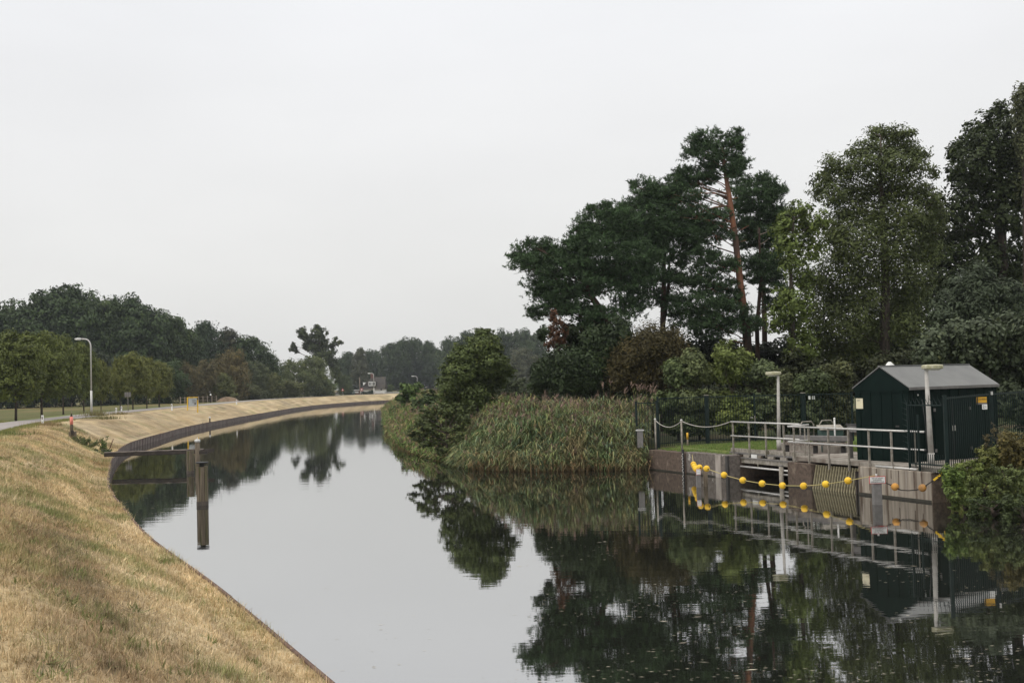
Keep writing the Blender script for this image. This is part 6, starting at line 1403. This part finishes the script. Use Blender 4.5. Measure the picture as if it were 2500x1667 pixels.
MB().box((hp(829, 940)[0], Yh_ + 3, ozr + .2), (.9, .7, 1.7)).build('chimney', MT['frame_grey'], ob)
an = thing('annex', 'flat roofed annex between the outbuilding and the house', 'building', hp(864, 965)); ax0, ax1 = hp(851, 955)[0], hp(879, 955)[0]; az = P(864, 953.5, Yh_)[2]
MB().box(((ax0 + ax1) / 2, Yh_ + 2.5, (1.2 + az) / 2), (ax1 - ax0 - .1, 4.4, az - 1.2)).build('wall', MT['brick'], an); MB().box(((ax0 + ax1) / 2, Yh_ + 2.4, az + .1), (ax1 - ax0, 5, .2)).build('roof', MT['white_dull'], an); MB().box(((ax0 + ax1) / 2 - .2, Yh_ + .25, az - .5), (ax1 - ax0 - .6, .1, .35)).build('fascia', MT['white'], an)
t = thing('warning_sign', 'red and white triangular warning sign in front of the outbuilding', 'sign', hp(836.5, 965, -30)); tp_ = hp(836.5, 951, -30); s_ = .42
MB().prism([tp_ + (-s_, 0, -s_ * .8), tp_ + (s_, 0, -s_ * .8), tp_ + (0, 0, s_)], (0, .03, 0)).build('plate', MT['red'], t); MB().prism([tp_ + (-s_ * .45, -.012, -s_ * .5), tp_ + (s_ * .45, -.012, -s_ * .5), tp_ + (0, -.012, s_ * .3)], (0, .01, 0)).build('face', MT['white'], t); MB().tube([tp_ + (0, .06, -1.9), tp_ + (0, .06, .2)], .04, 6).build('pole', MT['steel_dull'], t)
t = thing('warning_sign', 'small red bordered sign on a pole at the corner of the house', 'sign', hp(883, 965, -30)); tp_ = hp(883, 951, -30)
MB().tube([tp_ + (0, 0, 0), tp_ + (0, .04, 0)], .42, 14).build('plate', MT['red'], t); MB().tube([tp_ + (0, -.015, 0), tp_ + (0, -.005, 0)], .26, 14).build('face', MT['white_dull'], t); MB().tube([tp_ + (0, .08, -1.9), tp_ + (0, .08, .2)], .04, 6).build('pole', MT['steel_dull'], t)
t = thing('utility_pole', 'thin pale pole left of the house', 'pole', hp(878.5, 965, -25)); MB().tube([hp(879, 964, -25), hp(878, 922, -25)], [.14, .09], 8).build('shaft', MT['deadwood'], t); MB().tube([hp(878, 922, -25), hp(878, 921, -25)], .13, 8).build('cap', MT['deadwood'], t)
for i, (px, w_, tpy) in enumerate(((886, 7, 955), (894, 8, 956.5), (903, 8, 954), (908, 6, 952))):
    far_tree(['clipped hedge bush at the left front of the house', 'second clipped hedge bush before the house', 'third clipped hedge bush before the house', 'tallest clipped hedge bush before the house'][i], px, tpy - 1.5, w_, 338, 'round', (.020, .034, .018), 160 + i, base_z=1.0, name='hedge_bush', group='hedge in front of the house')
# parked car between the buildings
cb = hp(858, 966, -12); t = thing('parked_car', 'small dark car with bright lights parked beside the house', 'car', cb)
x, y, z = cb[0], cb[1], max(cb[2], 1.6)
m = MB(); pr = [(-.85, 0.25), (.85, .25), (.9, .75), (.72, .95), (.58, 1.45), (-.58, 1.45), (-.72, .95), (-.9, .75)]
m.prism([(x + a_, y - 1.9, z + b_) for a_, b_ in pr], (0, 3.8, 0)); m.build('body', MT['cabinet'], t)
MB().box((x, y - 1.91, z + 1.18), (1.1, .04, .38)).build('windscreen', MT['glass'], t)
for s in (-1, 1):
    MB().box((x + s * .62, y - 1.92, z + .78), (.42, .06, .2)).build('headlight', MT['white'], t)
    for yy in (-1.2, 1.2): MB().tube([(x + s * .7, y + yy, z + .3), (x + s * .92, y + yy, z + .3)], .32, 12).build('wheel', MT['black'], t)
gr = thing('guard_rail', 'pale guard rail on the bend right of the house', 'barrier', hp(965, 962, -20)); q0, q1 = hp(939, 958.5, -18), hp(1040, 956, -8)
MB().beam(q0, q1, .1, .35).build('rail', MT['steel'], gr)
for k in range(9): p_ = q0 + (q1 - q0) * k / 8; MB().box(p_ + (0, .1, -.4), (.12, .1, .9)).build('post', MT['steel_dull'], gr)

# ------------------------------------------------------------------ flecks on the water: leaf bits, and ripple glints put into pale colour
r = np.random.default_rng(5); V = []; Fq = []; C = []; k = 0
for i in range(1500):
    if i < 1100: px, py = r.uniform(1240, 2500), r.uniform(1290, 1690)
    elif i < 1280: px, py = r.uniform(290, 470), r.uniform(1180, 1270)
    else: px, py = r.uniform(500, 1900), r.uniform(1150, 1660)
    p = W(px, py, .004); x, y = p[0], p[1]
    if left_st(x, y)[1] > -.4 or sdist(np.array([x]), np.array([y]))[0] > -.4: continue
    if fbm(np.array([x * .55]), np.array([y * .35]), 90)[0] < .5: continue
    L_ = r.uniform(.012, .042) * (1 if r.random() < .95 else 2.2); w_ = L_ * r.uniform(.1, .3); th = r.normal(.0, .25); a_, b_ = math.cos(th), math.sin(th)
    pts = [(x + L_ * a_ * c_ - w_ * b_ * s_, y + L_ * b_ * c_ + w_ * a_ * s_, .004 + .001 * r.random()) for c_, s_ in ((-1, -.3), (.2, -1), (1, .2), (-.1, 1))]
    V += pts; Fq.append((k, k + 1, k + 2, k + 3)); k += 4; cc_ = np.array([.42, .38, .29]) * r.uniform(.5, 1.1); C += [cc_] * 4
tag(link('flecks_and_glints', npmesh('flecks_and_glints', V, Fq, {'Col': np.array(C)}), MT['blade']), 'small pale flecks on the dark water, drifting leaf bits and painted ripple glints', 'leaves', kind='stuff')

# ------------------------------------------------------------------ air
hz = MB().box((40, 290, 14.5), (900, 680, 31)).build('haze', None)
m = bpy.data.materials.new('haze'); m.use_nodes = True; n_ = m.node_tree.nodes; n_.clear()
vo = n_.new('ShaderNodeVolumePrincipled'); vo.inputs['Color'].default_value = (.86, .92, 1.0, 1); vo.inputs['Density'].default_value = HAZE; vo.inputs['Anisotropy'].default_value = 0.3
mo = n_.new('ShaderNodeOutputMaterial'); m.node_tree.links.new(vo.outputs[0], mo.inputs['Volume'])
hz.data.materials.append(m); tag(hz, 'thin bluish haze over the canal', kind='stuff')
